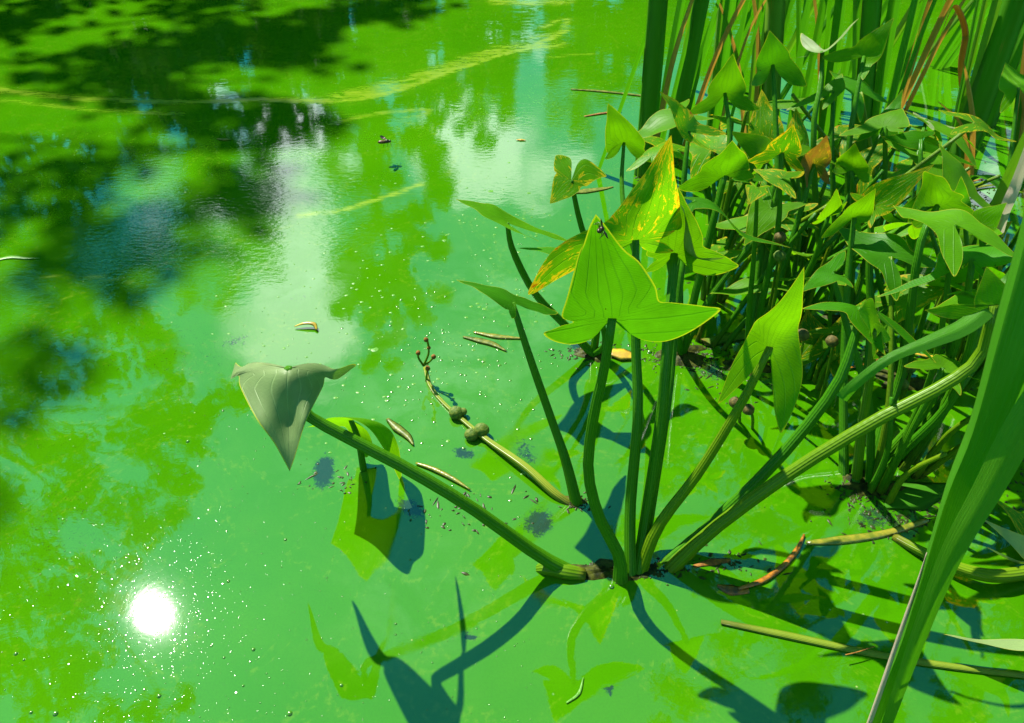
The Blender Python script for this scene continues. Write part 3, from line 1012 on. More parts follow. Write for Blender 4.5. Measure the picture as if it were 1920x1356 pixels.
rootH, oH = arrowhead((1590, 600), 'tall arrowhead plant with leaves reaching up among the cattail stalks', [
    dict(J=(1541, 98, 1.90), A=(1611, 33, 0.05), L=(1452, 114, 0.0), R=(1502, 62, 0.10), stem=[(1540, 480), (1525, 260), (1538, 160)], r=(0.014, 0.011, 0.009, 0.006), mat='leaf_sheen', bw=0.26, lw=0.32, label='leaf with one lobe flashing white'),
    dict(J=(1620, 106, 1.88), A=(1677, 33, 0.06), L=(1541, 108, 0.0), R=(1618, 150, -0.06), stem=[(1592, 480), (1590, 300), (1606, 180)], r=(0.014, 0.011, 0.009, 0.006), bw=0.34, lw=0.36),
    dict(J=(1562, 172, 1.85), A=(1579, 138, 0.05), L=(1474, 207, -0.01), R=(1543, 206, -0.05), stem=[(1570, 480), (1560, 300)], r=(0.012, 0.010, 0.006), bw=0.4, lw=0.34),
    dict(J=(1660, 237, 1.72), A=(1692, 203, 0.06), L=(1573, 254, 0.0), R=(1695, 247, -0.05), stem=[(1620, 500), (1655, 360)], r=(0.013, 0.011, 0.007), bw=0.6, lw=0.4),
    dict(J=(1597, 320, 1.62), A=(1603, 268, 0.05), L=(1560, 321, 0.0), R=(1637, 338, -0.05), stem=[(1598, 500), (1600, 400)], r=(0.012, 0.010, 0.006), bw=0.55, lw=0.42),
    dict(J=(1700, 420, 1.50), A=(1735, 352, 0.06), L=(1650, 395, 0.02), R=(1712, 470, -0.04), stem=[(1640, 540)], r=(0.012, 0.009, 0.006), bw=0.36, lw=0.4, mat='leaf_dark'),
])
lump('root_crown', oH, rootH, 0.06, 0.05, 0.010, M['mud'], 8)

rootI, oI = arrowhead((1690, 715), 'arrowhead plant under the right cattails with bluish shaded leaves', [
    dict(J=(1635, 384, 1.42), A=(1752, 308, 0.05), L=(1594, 362, 0.0), R=(1632, 428, -0.05), stem=[(1632, 640, 1.28), (1630, 500, 1.36)], mat='leaf_spot2', r=(0.015, 0.013, 0.011, 0.008), bw=0.26, lw=0.32, label='long leaf with curled brown end',
         base=(1605, 900)),
    dict(J=(1602, 408, 1.36), A=(1642, 353, 0.05), L=(1540, 446, -0.03), R=(1614, 436, -0.03), stem=[(1582, 700, 1.2), (1590, 520, 1.3)], r=(0.015, 0.012, 0.010, 0.007), bw=0.44, lw=0.36, base=(1582, 885)),
    dict(J=(1737, 225, 1.75), A=(1712, 210, 0.05), L=(1820, 248, -0.01), R=(1750, 244, -0.05), stem=[(1702, 520), (1712, 330)], mat='leaf_sheen', r=(0.012, 0.010, 0.006), bw=0.4, lw=0.34),
    dict(J=(1727, 262, 1.65), A=(1654, 256, 0.03), L=(1752, 247, 0.05), R=(1830, 312, -0.04), stem=[(1705, 520), (1722, 380)], mat='leaf_dark', r=(0.012, 0.010, 0.006), bw=0.3, lw=0.24),
    dict(J=(1635, 470, 1.34), A=(1668, 440, 0.04), L=(1596, 468, 0.0), R=(1664, 486, -0.05), stem=[(1670, 620)], r=(0.012, 0.009, 0.006), bw=0.55, lw=0.5),
    dict(J=(1786, 402, 1.38), A=(1802, 330, 0.05), L=(1770, 470, -0.06), R=(1836, 424, -0.02), stem=[(1730, 600)], r=(0.012, 0.009, 0.006), bw=0.5, lw=0.4, mat='leaf_dark'),
])
lump('root_crown', oI, rootI, 0.07, 0.05, 0.010, M['mud'], 9)

rootE, oE = arrowhead((1630, 908), 'arrowhead plant with upright bare stalks right of the big front plant', [
    dict(J=(1637, 620, 1.00), A=(1609, 583, 0.02), L=(1649, 672, -0.06), R=(1669, 636, 0.02), stem=[(1616, 800), (1632, 700)], r=(0.013, 0.011, 0.008), smat='stem_pale', bw=0.6, lw=0.6, base=(1606, 898)),
    dict(J=(1757, 386, 1.30), A=(1748, 326, 0.05), L=(1708, 412, -0.02), R=(1841, 420, -0.01), stem=[(1650, 810), (1692, 690), (1722, 470)], r=(0.015, 0.013, 0.0115, 0.008), bw=0.85, lw=0.6, rnd=1.0, label='rounded cupped leaf',
         extra=[((0.7, 0.35), (1792, 360, 0.02)), ((-0.7, 0.35), (1722, 362, 0.02))]),
    dict(J=(1823, 487, 1.14), A=(1872, 455, 0.05), L=(1644, 558, -0.03), R=(1852, 526, -0.05), stem=[(1665, 850), (1740, 760), (1800, 620)], r=(0.015, 0.013, 0.011, 0.008), mat='leaf_dark', bw=0.75, lw=0.20),
    dict(J=(1840, 420, 1.20), A=(1888, 380, 0.05), L=(1802, 428, 0.0), R=(1880, 438, -0.04), stem=[(1690, 850), (1800, 700), (1840, 540)], r=(0.014, 0.012, 0.011, 0.007), bw=0.5, lw=0.4),
    dict(J=(1838, 566, 1.05), A=(1734, 582, -0.02), L=(1776, 553, 0.04), R=(1862, 610, -0.04), stem=[(1700, 840), (1790, 740)], r=(0.014, 0.012, 0.008), bw=0.34, lw=0.5),
    dict(J=(1560, 512, 1.18), A=(1500, 548, -0.03), L=(1600, 540, -0.03), R=(1585, 470, 0.05), stem=[(1630, 760), (1590, 620)], r=(0.012, 0.010, 0.006), bw=0.3, lw=0.36, mat='leaf_dark'),
])
lump('root_crown', oE, rootE, 0.075, 0.04, 0.012, M['mud'], 10)

rootK, oK = arrowhead((682, 880), 'small arrowhead plant half drowned below the long leaning stalk', [
    dict(J=(658, 788, 1.08), A=(566, 802, -0.05), L=(686, 858, 0.02), R=(752, 902, -0.02), stem=[(672, 825)], r=(0.011, 0.009, 0.007), bw=0.40, lw=0.34, bend=0.0, mat='leaf',
         extra=[((0.42, 0.2), (625, 784, -0.10)), ((-0.42, 0.2), (634, 800, 0.05)), ((0.42, -0.32), (716, 796, -0.02))]),
])

rootN, oN = arrowhead((2000, 1100), 'low arrowhead plant at the right edge with leaves sprawled on the water', [
    dict(J=(1940, 1020, 0.90), A=(1852, 925, 0.08), L=(1900, 1000, -0.02), R=(1985, 985, 0.05), stem=[(1985, 1060)], r=(0.012, 0.010, 0.008), mat='leaf_spot2', bw=0.22, lw=0.3),
    dict(J=(1945, 1038, 0.86), A=(1840, 972, 0.07), L=(1850, 1026, 0.0), R=(1990, 1020, 0.02), stem=[(1985, 1075)], r=(0.012, 0.010, 0.008), mat='leaf_sheen', bw=0.16, lw=0.3),
    dict(J=(1950, 1205, 0.66), A=(1768, 1190, 0.03), L=(1990, 1170, 0.05), R=(1995, 1230, -0.04), stem=[(1985, 1150)], r=(0.012, 0.010, 0.008), mat='leaf_sheen', bw=0.15, lw=0.3),
])
link('petiole', tube_mesh('petiole', [gd(1676, 1006, 0.004), gd(1720, 1030, 0.012), gd(1790, 1062, 0.02), gd(1850, 1078, 0.025), gd(1905, 1076, 0.02), gd(1995, 1060, 0.0)], (0.007, 0.009, 0.011, 0.012, 0.012), M['stem_pale'], oN, 20), rootN)

# lower plants that fill the clump: young rosettes, own seeds
FILL = [((1335, 560), 'young arrowhead plant low in the shade between the two tallest clumps'), ((1480, 610), 'low arrowhead plant in the thick of the stalks, leaves near the water'),
        ((1500, 480), 'young arrowhead plant at the foot of the central cattails'), ((1640, 470), 'small arrowhead plant in front of the leaning cattail stalk'),
        ((1770, 590), 'low arrowhead plant just left of the wide near cattail leaf'), ((1790, 720), 'young arrowhead plant in the gap behind the near cattail'),
        ((1350, 440), 'small arrowhead plant behind the yellow blotched leaf'), ((1645, 935), 'leafy arrowhead plant behind the long leaning stalks at right'), ((1700, 880), 'arrowhead plant shading the dark water left of the near cattail'), ((1490, 560), 'broad-leaved arrowhead plant in the heart of the thicket'), ((1420, 600), 'arrowhead plant between the two stalk fans in the thicket'), ((1840, 560), 'arrowhead plant crowded against the near cattail'), ((2060, 900), 'tall arrowhead plant just past the right edge'), ((1960, 700), 'arrowhead plant at the right edge behind the near cattail'), ((1520, 720), 'scattered young arrowhead plant over bright scum behind the leaf with spread lobes')]
for q, (bp, lab) in enumerate(FILL):
    rg = random.Random(100 + q)
    org = gd(*bp)
    root = thing('arrowhead_plant', lab, 'water plant', org, 'arrowhead plants in the pond')
    last = q == len(FILL) - 1
    tall = 7 <= q < len(FILL) - 1
    for k in range(5 if last or tall else 8):
        a = rg.uniform(0, 2 * math.pi)
        h = rg.uniform(0.12, 0.44) * (0.6 if last else 1.25 if tall else 1.0)
        lean = rg.uniform(0.2, 0.75) * h
        if tall and math.cos(a) < -0.2:
            lean *= 0.5
        j = org + Vector((math.cos(a) * lean, math.sin(a) * lean, h))
        mid = org.lerp(j, 0.5) + Vector((-math.cos(a), -math.sin(a), 0)) * 0.12 * lean
        fm = rg.choice(['stem', 'stem', 'stem_pale'])
        b0 = org + Vector((math.cos(a) * 0.02, math.sin(a) * 0.02, -0.02))
        link('petiole', tube_mesh('petiole', [b0, mid, j], (0.0075, 0.0055, 0.004), M[fm], org, 12, 10), root)
        if rg.random() < (0.5 if tall else 0.75):
            le = rg.uniform(0.09, 0.145)
            f = a + rg.uniform(-0.7, 0.7)
            fw = Vector((math.cos(f), math.sin(f), rg.uniform(-0.5, 0.8))).normalized()
            sd_ = fw.cross(Vector((0, 0, 1))).normalized()
            up = sd_.cross(fw)
            Ap = j + fw * le
            Lp = j - fw * le * 0.55 - sd_ * le * 0.5 - up * le * rg.uniform(0, 0.4)
            Rp = j - fw * le * 0.55 + sd_ * le * 0.5 - up * le * rg.uniform(0, 0.4)
            _seed[0] += 1
            link('leaf', leaf_mesh('leaf', j, Ap, Lp, Rp, M[rg.choice(['leaf', 'leaf', 'leaf_dark', 'leaf_spot', 'leaf_spot2'])], org, bw=rg.uniform(0.24, 0.5), lw=rg.uniform(0.3, 0.42), cup=rg.uniform(-0.05, 0.08), bend=rg.uniform(-0.1, 0.1), wave=0.02, seed=_seed[0]), root)

# ------------------------------------------------------------------ cattails
def cattail(base, label, blades, group='cattail clumps at the pond edge', stalk=None):
    """blades: (dx, dy px at the foot, px_top, py_top, dY_top, width, height, material, curl)"""
    org = gd(*base)
    root = thing('cattail', label, 'cattail', org, group)
    for q, b in enumerate(blades):
        dx, dy, tx, ty, dY, w, H, mat, curl = b
        w *= 0.60 if q else 0.88
        p0 = gd(base[0] + dx, base[1] + dy)
        p1 = at(tx, ty, p0.y + dY)
        d = p1 - p0
        d = d / max(d.z, 0.05)
        rg = random.Random(base[0] * 7 + q)
        pts = [p0 - d * 0.03]
        for f in (0.0, 0.15, 0.35, 0.55, 0.8, 1.0):
            z = H * f
            off = Vector((math.copysign(1, d.x + 1e-3) * curl * f ** 3, rg.uniform(-0.3, 0.3) * curl * f ** 2, -abs(curl) * 0.35 * f ** 3))
            pts.append(p0 + d * z + off)
        a = rg.uniform(-0.9, 0.9)
        link('leaf', strap_mesh('leaf', pts, (w * 1.05, w, w * 0.95, w * 0.85, w * 0.55, 0.002), M[mat], org, (math.sin(a), -math.cos(a), 0), rg.uniform(0.25, 0.8), (0.5 if q == 0 and w > 0.05 else None), 26, rg.uniform(-0.5, 0.9), 0), root)
    return root


cattail((1210, 330), 'stout dark cattail clump leftmost beside the open water, pale left edge', [
    (0, 0, 1240, 0, 0.0, 0.075, 1.7, 'blade', 0.1), (-6, 2, 1226, 0, 0.02, 0.05, 1.8, 'blade_pale', 0.1), (14, -6, 1275, 0, 0.05, 0.045, 1.6, 'blade', 0.2), (10, 2, 1262, 60, -0.02, 0.03, 0.8, 'blade_dead', 0.1), (20, -10, 1305, 0, 0.06, 0.03, 1.5, 'blade', 0.2)])
cattail((1122, 325), 'lone thin cattail leaf rising out of pale water at the left of the clump', [(0, 0, 1222, 40, 0.0, 0.024, 1.5, 'blade', 0.0)])
cattail((1262, 300), 'cattail stalk with a yellow-brown foot, second from the left', [
    (0, 0, 1318, 0, 0.0, 0.085, 1.7, 'blade', 0.1), (-8, 0, 1300, 0, 0.02, 0.05, 1.7, 'blade_pale', 0.1), (8, 0, 1345, 0, 0.03, 0.04, 1.6, 'blade', 0.3), (14, 0, 1352, 60, 0.05, 0.03, 0.9, 'blade_dead', 0.2)])
cattail((1335, 285), 'slim cattail clump behind the upright triangular leaf', [
    (0, 0, 1372, 0, 0.0, 0.045, 1.7, 'blade', 0.1), (10, 0, 1402, 0, 0.02, 0.04, 1.7, 'blade', 0.2), (-12, 0, 1352, 0, 0.02, 0.035, 1.6, 'blade_pale', 0.1), (20, 5, 1430, 0, 0.05, 0.03, 1.5, 'blade', 0.3), (4, 5, 1395, 50, 0.02, 0.025, 0.8, 'blade_dead', 0.2)])
cattail((1408, 270), 'cattail clump with orange dead leaves at its foot', [
    (0, 0, 1450, 0, 0.0, 0.05, 1.7, 'blade', 0.1), (10, 0, 1478, 0, 0.02, 0.04, 1.6, 'blade', 0.2), (-8, 0, 1425, 0, 0.02, 0.03, 1.7, 'blade_pale', 0.1), (5, 4, 1428, 90, 0.02, 0.03, 0.7, 'blade_dead', 0.1), (-12, 4, 1390, 120, -0.02, 0.026, 0.6, 'blade_dead', 0.1)])
cattail((1478, 278), 'broad cattail clump in the middle with a pale green sheath', [
    (-40, 0, 1455, 0, 0.0, 0.07, 1.7, 'blade_pale', 0.1), (0, 0, 1520, 0, 0.02, 0.055, 1.7, 'blade', 0.2), (12, 0, 1548, 0, 0.02, 0.04, 1.6, 'blade', 0.3), (20, -6, 1500, 0, 0.08, 0.03, 1.5, 'blade', 0.1)])
cattail((1545, 262), 'dark cattail clump behind the leaf with a white lobe', [
    (0, 0, 1580, 0, 0.0, 0.055, 1.7, 'blade', 0.1), (15, 0, 1612, 0, 0.02, 0.06, 1.7, 'blade', 0.2), (-12, 0, 1560, 0, 0.02, 0.04, 1.6, 'blade', 0.1), (-8, 0, 1540, 90, 0.02, 0.025, 0.8, 'blade_dead', 0.1)])
cattail((1612, 300), 'tall cattail clump with wide dark leaves leaning right', [
    (0, 0, 1640, 0, 0.0, 0.075, 1.7, 'blade', 0.1), (12, 0, 1680, 0, 0.02, 0.06, 1.7, 'blade', 0.2), (28, 0, 1722, 0, 0.02, 0.065, 1.7, 'blade_near', 0.2), (-10, 2, 1610, 0, 0.02, 0.05, 1.7, 'blade', 0.1), (34, 4, 1742, 20, 0.0, 0.03, 1.4, 'blade', 0.2)])
cattail((1690, 205), 'brown dead cattail clump with broken orange leaves', [
    (0, 0, 1782, 0, 0.0, 0.035, 0.9, 'blade_dead', 0.05), (-6, 6, 1748, 0, 0.0, 0.03, 1.2, 'blade_dead', 0.1), (8, 4, 1768, 60, 0.02, 0.035, 0.5, 'blade_dead', 0.05), (-20, 8, 1735, 0, 0.04, 0.035, 1.5, 'blade', 0.2), (-10, 0, 1725, 30, 0.04, 0.025, 0.7, 'blade_dead', -0.1)])
cattail((1795, 318), 'thick leaning cattail stalk with a shining pale flank near the right edge', [
    (0, 0, 1912, 0, 0.02, 0.095, 1.7, 'blade', 0.1), (-14, -4, 1872, 0, 0.02, 0.045, 1.7, 'blade_pale', 0.1), (14, -6, 1945, 0, 0.05, 0.06, 1.6, 'blade', 0.2), (-22, -8, 1850, 0, 0.06, 0.025, 1.5, 'blade_pale', 0.1), (-24, -4, 1838, 0, 0.06, 0.02, 1.4, 'blade', 0.1)])
cattail((1822, 352), 'rusty dead cattail leaf standing beside the thick leaning stalk', [(0, 0, 1833, 205, 0.0, 0.03, 0.42, 'blade_dead', 0.05), (-14, -6, 1826, 230, 0.0, 0.025, 0.3, 'blade_dead', 0.1)])
cattail((1852, 235), 'dark slanted cattail stalk behind the thick leaning one', [(0, 0, 1928, 20, 0.0, 0.06, 1.6, 'blade', 0.1), (8, 0, 1945, 60, 0.0, 0.03, 1.3, 'blade', 0.2), (12, -4, 1960, 0, 0.1, 0.03, 1.4, 'blade_pale', 0.2)])
cattail((1900, 345), 'brown-edged cattail stalk cut by the right edge of view', [(0, 0, 1922, 180, 0.0, 0.045, 1.4, 'blade_dead', 0.05), (14, 0, 1960, 100, 0.0, 0.06, 1.5, 'blade', 0.1), (-4, 0, 1930, 120, 0.0, 0.03, 1.4, 'blade', 0.1)])

rgc = random.Random(5)
farlab = ['thin cattail clump far back above the sunlit scum at the top edge', 'distant cattail clump seen between the central leaves', 'sparse cattail clump far back left of the dead brown one', 'distant cattails past the dead orange leaves', 'far cattail clump in the top right corner', 'distant cattail clump behind the dark middle stalks', 'back row cattail clump over blue reflections at right']
for q, (bx, by) in enumerate([(1330, 170), (1440, 190), (1580, 180), (1760, 120), (1880, 110)]):
    bl = []
    for k in range(4):
        dx = rgc.uniform(-40, 40)
        tx = bx + dx * 1.4 + (bx - 960) * 0.18 + rgc.uniform(-25, 25)
        bl.append((dx, rgc.uniform(-12, 12), tx, by - 180, rgc.uniform(-0.05, 0.1), rgc.uniform(0.025, 0.055), rgc.uniform(1.2, 1.8), rgc.choice(['blade', 'blade', 'blade_pale', 'blade', 'blade_dead']), rgc.uniform(-0.2, 0.3)))
    cattail((bx, by), farlab[q], bl)

# hooked orange leaf that droops over the far water
oh = gd(1830, 250)
hk = thing('cattail', 'hooked orange dead leaf bowing over beside the thick leaning stalk', 'cattail', oh, 'cattail clumps at the pond edge')
link('leaf', strap_mesh('leaf', [oh + Vector((0, 0, -0.02)), at(1808, 180, oh.y - 0.02), at(1803, 120, oh.y - 0.03), at(1810, 60, oh.y - 0.04), at(1790, 12, oh.y - 0.06), at(1770, 50, oh.y - 0.1), at(1760, 82, oh.y - 0.12)], (0.022, 0.022, 0.02, 0.018, 0.012, 0.003), M['blade_dead'], oh, (0, -1, 0.2), 0.2, 0.15, 40, 1.2), hk)

# the near cattail, right in front of the camera
on = gd(1570, 1560)
near = thing('cattail', 'wide out-of-focus cattail leaves rising across the right foreground', 'cattail', on, 'cattail clumps at the pond edge')
fy = on.y
link('leaf', strap_mesh('leaf', [on - Vector((0, 0, 0.02)), at(1632, 1356, fy + 0.03), at(1694, 1200, fy + 0.06), at(1745, 1040, fy + 0.09), at(1788, 905, fy + 0.11), at(1836, 784, fy + 0.13), at(1889, 600, fy + 0.16), at(1950, 380, fy + 0.19), at(2030, 60, fy + 0.22), at(2090, -250, fy + 0.24), at(2130, -600, fy + 0.26), at(2180, -1100, fy + 0.30)], (0.016, 0.017, 0.022, 0.026, 0.034, 0.040, 0.054, 0.056, 0.048, 0.034, 0.018, 0.002), M['blade_near'], on, (0.3, -0.95, 0), -1.1, None, 48, 0.0, 0.0), near)
link('leaf', strap_mesh('leaf', [on + Vector((0.012, 0.006, -0.02)), at(1660, 1356, fy + 0.04), at(1722, 1200, fy + 0.07), at(1775, 1050, fy + 0.10), at(1828, 920, fy + 0.12), at(1878, 820, fy + 0.14), at(1960, 660, fy + 0.17), at(2100, 380, fy + 0.2), at(2250, 60, fy + 0.22), at(2400, -350, fy + 0.25), at(2520, -800, fy + 0.28)], (0.009, 0.011, 0.013, 0.015, 0.016, 0.020, 0.030, 0.032, 0.026, 0.014, 0.002), M['blade_near'], on, (0.9, -0.8, 0), 0.5, None, 44, 0.0, 0.0), near)
link('leaf', strap_mesh('leaf', [on + Vector((0.02, 0.0, -0.02)), at(1664, 1356, fy + 0.02), at(1728, 1180, fy + 0.04), at(1785, 1040, fy + 0.06), at(1853, 920, fy + 0.08), at(1925, 790, fy + 0.10), at(2080, 560, fy + 0.13), at(2250, 300, fy + 0.15), at(2450, -50, fy + 0.18), at(2600, -400, fy + 0.2)], (0.009, 0.012, 0.016, 0.021, 0.026, 0.030, 0.028, 0.022, 0.012, 0.002), M['blade_near'], on, (-0.5, -1, 0), 0.35, None, 44, 0.0, 0.0), near)
link('leaf', strap_mesh('leaf', [on + Vector((-0.010, 0.0, -0.02)), at(1630, 1356, fy + 0.02), at(1680, 1210, fy + 0.05), at(1720, 1095, fy + 0.075), at(1738, 1036, fy + 0.085)], (0.006, 0.0055, 0.004, 0.001), M['blade_grey'], on, (-0.6, -1, 0), 0.5, 0.3, 24), near)

# a bent cattail leaf lying across the stalks, and pale blades behind the near cattail
ob = gd(2010, 640)
bt = thing('cattail', 'bent cattail leaf arching down from behind the near blades, tip cut pale', 'cattail', ob, 'cattail clumps at the pond edge')
link('leaf', strap_mesh('leaf', [ob - Vector((0, 0, 0.02)), at(1960, 500, 1.05), at(1890, 540, 0.98), at(1820, 605, 0.93), at(1745, 640, 0.9), at(1672, 670, 0.88), at(1610, 715, 0.87), at(1578, 748, 0.865)], (0.034, 0.034, 0.03, 0.024, 0.015, 0.015, 0.019), M['blade_near'], ob, (0.1, -0.5, 1), 0.3, None, 40, 0.5, -0.3), bt)
op = gd(1850, 470)
pp = thing('cattail', 'pair of pale cattail leaves showing behind the near blades at the right edge', 'cattail', op, 'cattail clumps at the pond edge')
link('leaf', strap_mesh('leaf', [op - Vector((0, 0, 0.02)), at(1862, 420, 1.55), at(1890, 350, 1.52), at(1918, 285, 1.5), at(1960, 180, 1.48), at(2020, 0, 1.44)], (0.038, 0.038, 0.035, 0.03, 0.020, 0.002), M['blade_pale'], op, (-0.3, -1, 0.2), 0.3, None, 20), pp)
link('leaf', strap_mesh('leaf', [gd(1870, 470) - Vector((0, 0, 0.02)), at(1880, 410, 1.5), at(1908, 340, 1.48), at(1935, 260, 1.46), at(1990, 100, 1.43)], (0.026, 0.025, 0.022, 0.016, 0.002), M['blade_grey'], op, (-0.3, -1, 0.2), 0.3, None, 20), pp)

# bare stalks and cut stems in the thicket
STALKS = [((1752, 790), [(1775, 700), (1795, 600)], 0.0055, 'straw', 'straight bleached stalk standing left of the near cattail leaf'),
          ((1305, 640), [(1350, 530), (1420, 460), (1452, 420)], 0.007, 'stem_pale', 'leaning green stalk crossing the middle of the thicket'),
          ((1330, 650), [(1400, 560), (1470, 470), (1530, 400)], 0.008, 'stem', 'long dark stalk slanting right over bright scum'),
          ((1350, 655), [(1400, 600), (1480, 530), (1570, 440)], 0.009, 'stem', 'lowest of the dark stalks slanting right from the litter'),
          ((1560, 690), [(1556, 600), (1566, 480)], 0.006, 'stem', 'thin upright stalk beside the leaf with spread lobes'),
          ((1840, 640), [(1870, 520), (1890, 440)], 0.006, 'stem_straw', 'straw coloured stalk behind the near cattail'),
          ((1690, 880), [(1760, 780), (1800, 700), (1836, 610)], 0.012, 'stem', 'thick shaded stalk rising to the near cattail leaf'),
          ((1500, 640), [(1520, 560), (1560, 450)], 0.007, 'stem_pale', 'yellowish stalk between the dark ones in the thicket')]
for b, up, r, mt, lab in STALKS:
    o_ = gd(*b)
    pts = [o_ + Vector((0, 0, -0.02))] + [at(p[0], p[1], o_.y + 0.01 * i) for i, p in enumerate(up, 1)]
    k = link('bare_stalk', tube_mesh('bare_stalk', [p for p in pts], (r * 0.75, r * 0.7, r * 0.55), M[mt], o_, 14, 10), None, o_)
    tag(k, lab, 'stalk', 'bare stalks in the thicket')


# ------------------------------------------------------------------ things lying on the water
def blade_on_water(name, label, cat, px, widths, mat, z=0.004, fold=0.15, thick=0.14, group=None, zz=None):
    P = [gd(p[0], p[1], z + (zz[i] if zz else 0)) for i, p in enumerate(px)]
    org = P[0].copy()
    o = link(name, strap_mesh(name, P, widths, M[mat], org, (0, 0, 1), fold, thick, 20), None, org)
    return tag(o, label, cat, group)


FL = 'plant litter floating on the scum'
blade_on_water('floating_stalk', 'long yellow-green stalk floating across the lower right', 'stalk', [(1352, 1166), (1480, 1192), (1620, 1222), (1760, 1246), (1930, 1268)], (0.010, 0.015, 0.013, 0.013, 0.010), 'stem_straw', 0.003, 0.1, 0.5, FL)
blade_on_water('twig', 'thin twig lying over the long floating stalk', 'twig', [(1585, 1228), (1610, 1222), (1640, 1212)], (0.002, 0.002, 0.0015), 'bud', 0.016, 0.1, 0.6, FL)
blade_on_water('rotting_stem', 'bright orange rotting stem curving up out of the water', 'stem', [(1385, 1104), (1430, 1088), (1468, 1062), (1495, 1030), (1508, 1002)], (0.006, 0.011, 0.011, 0.010, 0.004), 'orange', 0.004, 0.1, 0.6, FL)
blade_on_water('rotting_stem', 'broad orange sheath scrap half sunk beside the front plant', 'stem', [(1345, 1098), (1370, 1106), (1405, 1108)], (0.006, 0.024, 0.010), 'orange', 0.001, 0.1, 0.2, FL)
blade_on_water('rotting_stem', 'red-brown sunken sheath at the foot of the front plant', 'stem', [(1300, 1062), (1335, 1054), (1370, 1050)], (0.006, 0.016, 0.008), 'bud', 0.001, 0.1, 0.2, FL)
blade_on_water('floating_stalk', 'dark waterlogged stalk lying right of the orange stem', 'stalk', [(1512, 1018), (1580, 1012), (1660, 1000), (1740, 975)], (0.010, 0.020, 0.016, 0.012), 'olive', 0.002, 0.1, 0.4, FL)
blade_on_water('floating_leaf', 'big dull green leaf drowned behind the near cattail', 'leaf', [(1660, 950), (1710, 930), (1780, 912)], (0.01, 0.075, 0.02), 'leaf_dark', 0.003, 0.05, 0.03, FL)
blade_on_water('seed_spike', 'bristly green spike floating alone left of the front stalks', 'seed spike', [(780, 868), (815, 880), (850, 898), (882, 918)], (0.006, 0.012, 0.011, 0.003), 'olive', 0.004, 0.1, 0.7, FL)
blade_on_water('floating_leaf', 'folded pale leaf with a yellow edge by the drowned plant', 'leaf', [(726, 785), (745, 802), (765, 818), (775, 834)], (0.008, 0.022, 0.016, 0.003), 'straw', 0.004, 0.25, 0.25, FL)
blade_on_water('floating_leaf', 'cream leaf fragment with a dark tip on milky scum', 'leaf', [(868, 631), (900, 638), (925, 645), (950, 658)], (0.006, 0.020, 0.018, 0.003), 'straw', 0.003, 0.2, 0.2, FL)
blade_on_water('floating_leaf', 'long thin leaf floating just above the cream fragment', 'leaf', [(888, 622), (930, 630), (978, 634)], (0.006, 0.018, 0.006), 'olive', 0.003, 0.2, 0.2, FL)
blade_on_water('floating_leaf', 'small curled leaf, brown and yellow, alone on cloudy reflections', 'leaf', [(552, 612), (570, 606), (588, 607), (594, 618)], (0.004, 0.011, 0.013, 0.005), 'yellow', 0.006, 0.3, 0.4, FL, [0, 0.006, 0.006, 0])
blade_on_water('floating_leaf', 'bright yellow leaf lying in the litter between the stalks', 'leaf', [(1147, 660), (1168, 664), (1190, 668)], (0.028, 0.044, 0.02), 'yellow', 0.006, 0.1, 0.08, FL)
blade_on_water('floating_leaf', 'tiny orange leaf on pale water near the lone thin cattail', 'leaf', [(968, 262), (977, 262), (986, 263)], (0.004, 0.016, 0.003), 'yellow', 0.003, 0.2, 0.3, FL)
blade_on_water('floating_leaf', 'tiny pale yellow leaf far left of the hovering fly', 'leaf', [(406, 260), (420, 261), (434, 261)], (0.004, 0.018, 0.004), 'straw', 0.003, 0.2, 0.3, FL)
blade_on_water('floating_leaf', 'pale winding scrap at the left edge', 'leaf', [(-10, 488), (20, 482), (50, 484), (75, 484)], (0.010, 0.018, 0.012, 0.003), 'foam', 0.002, 0.1, 0.1, FL)
blade_on_water('reed_scrap', 'long reed scrap floating left of the stout dark cattail', 'reed', [(1070, 167), (1120, 170), (1170, 175), (1212, 180)], (0.008, 0.018, 0.016, 0.014), 'straw', 0.003, 0.1, 0.2, FL)
blade_on_water('reed_scrap', 'short brown reed scrap on pale water below the long one', 'reed', [(1095, 218), (1130, 212), (1165, 209)], (0.006, 0.014, 0.010), 'bud', 0.003, 0.1, 0.2, FL)
blade_on_water('floating_leaf', 'half sunk leaf with a dark vein below the spotted oval leaf', 'leaf', [(1068, 362), (1098, 358), (1128, 354), (1150, 350)], (0.008, 0.030, 0.02, 0.005), 'straw', 0.002, 0.1, 0.1, FL)
blade_on_water('floating_leaf', 'grey-green strap leaf afloat beyond the leaf with spread lobes', 'leaf', [(1318, 642), (1360, 634), (1410, 624)], (0.030, 0.034, 0.030), 'blade_pale', 0.004, 0.1, 0.1, FL)
blade_on_water('floating_leaf', 'pale sliver of skin curling in the scum at the bottom', 'leaf', [(1062, 1318), (1085, 1300), (1094, 1270)], (0.003, 0.006, 0.002), 'foam', 0.002, 0.1, 0.2, FL)
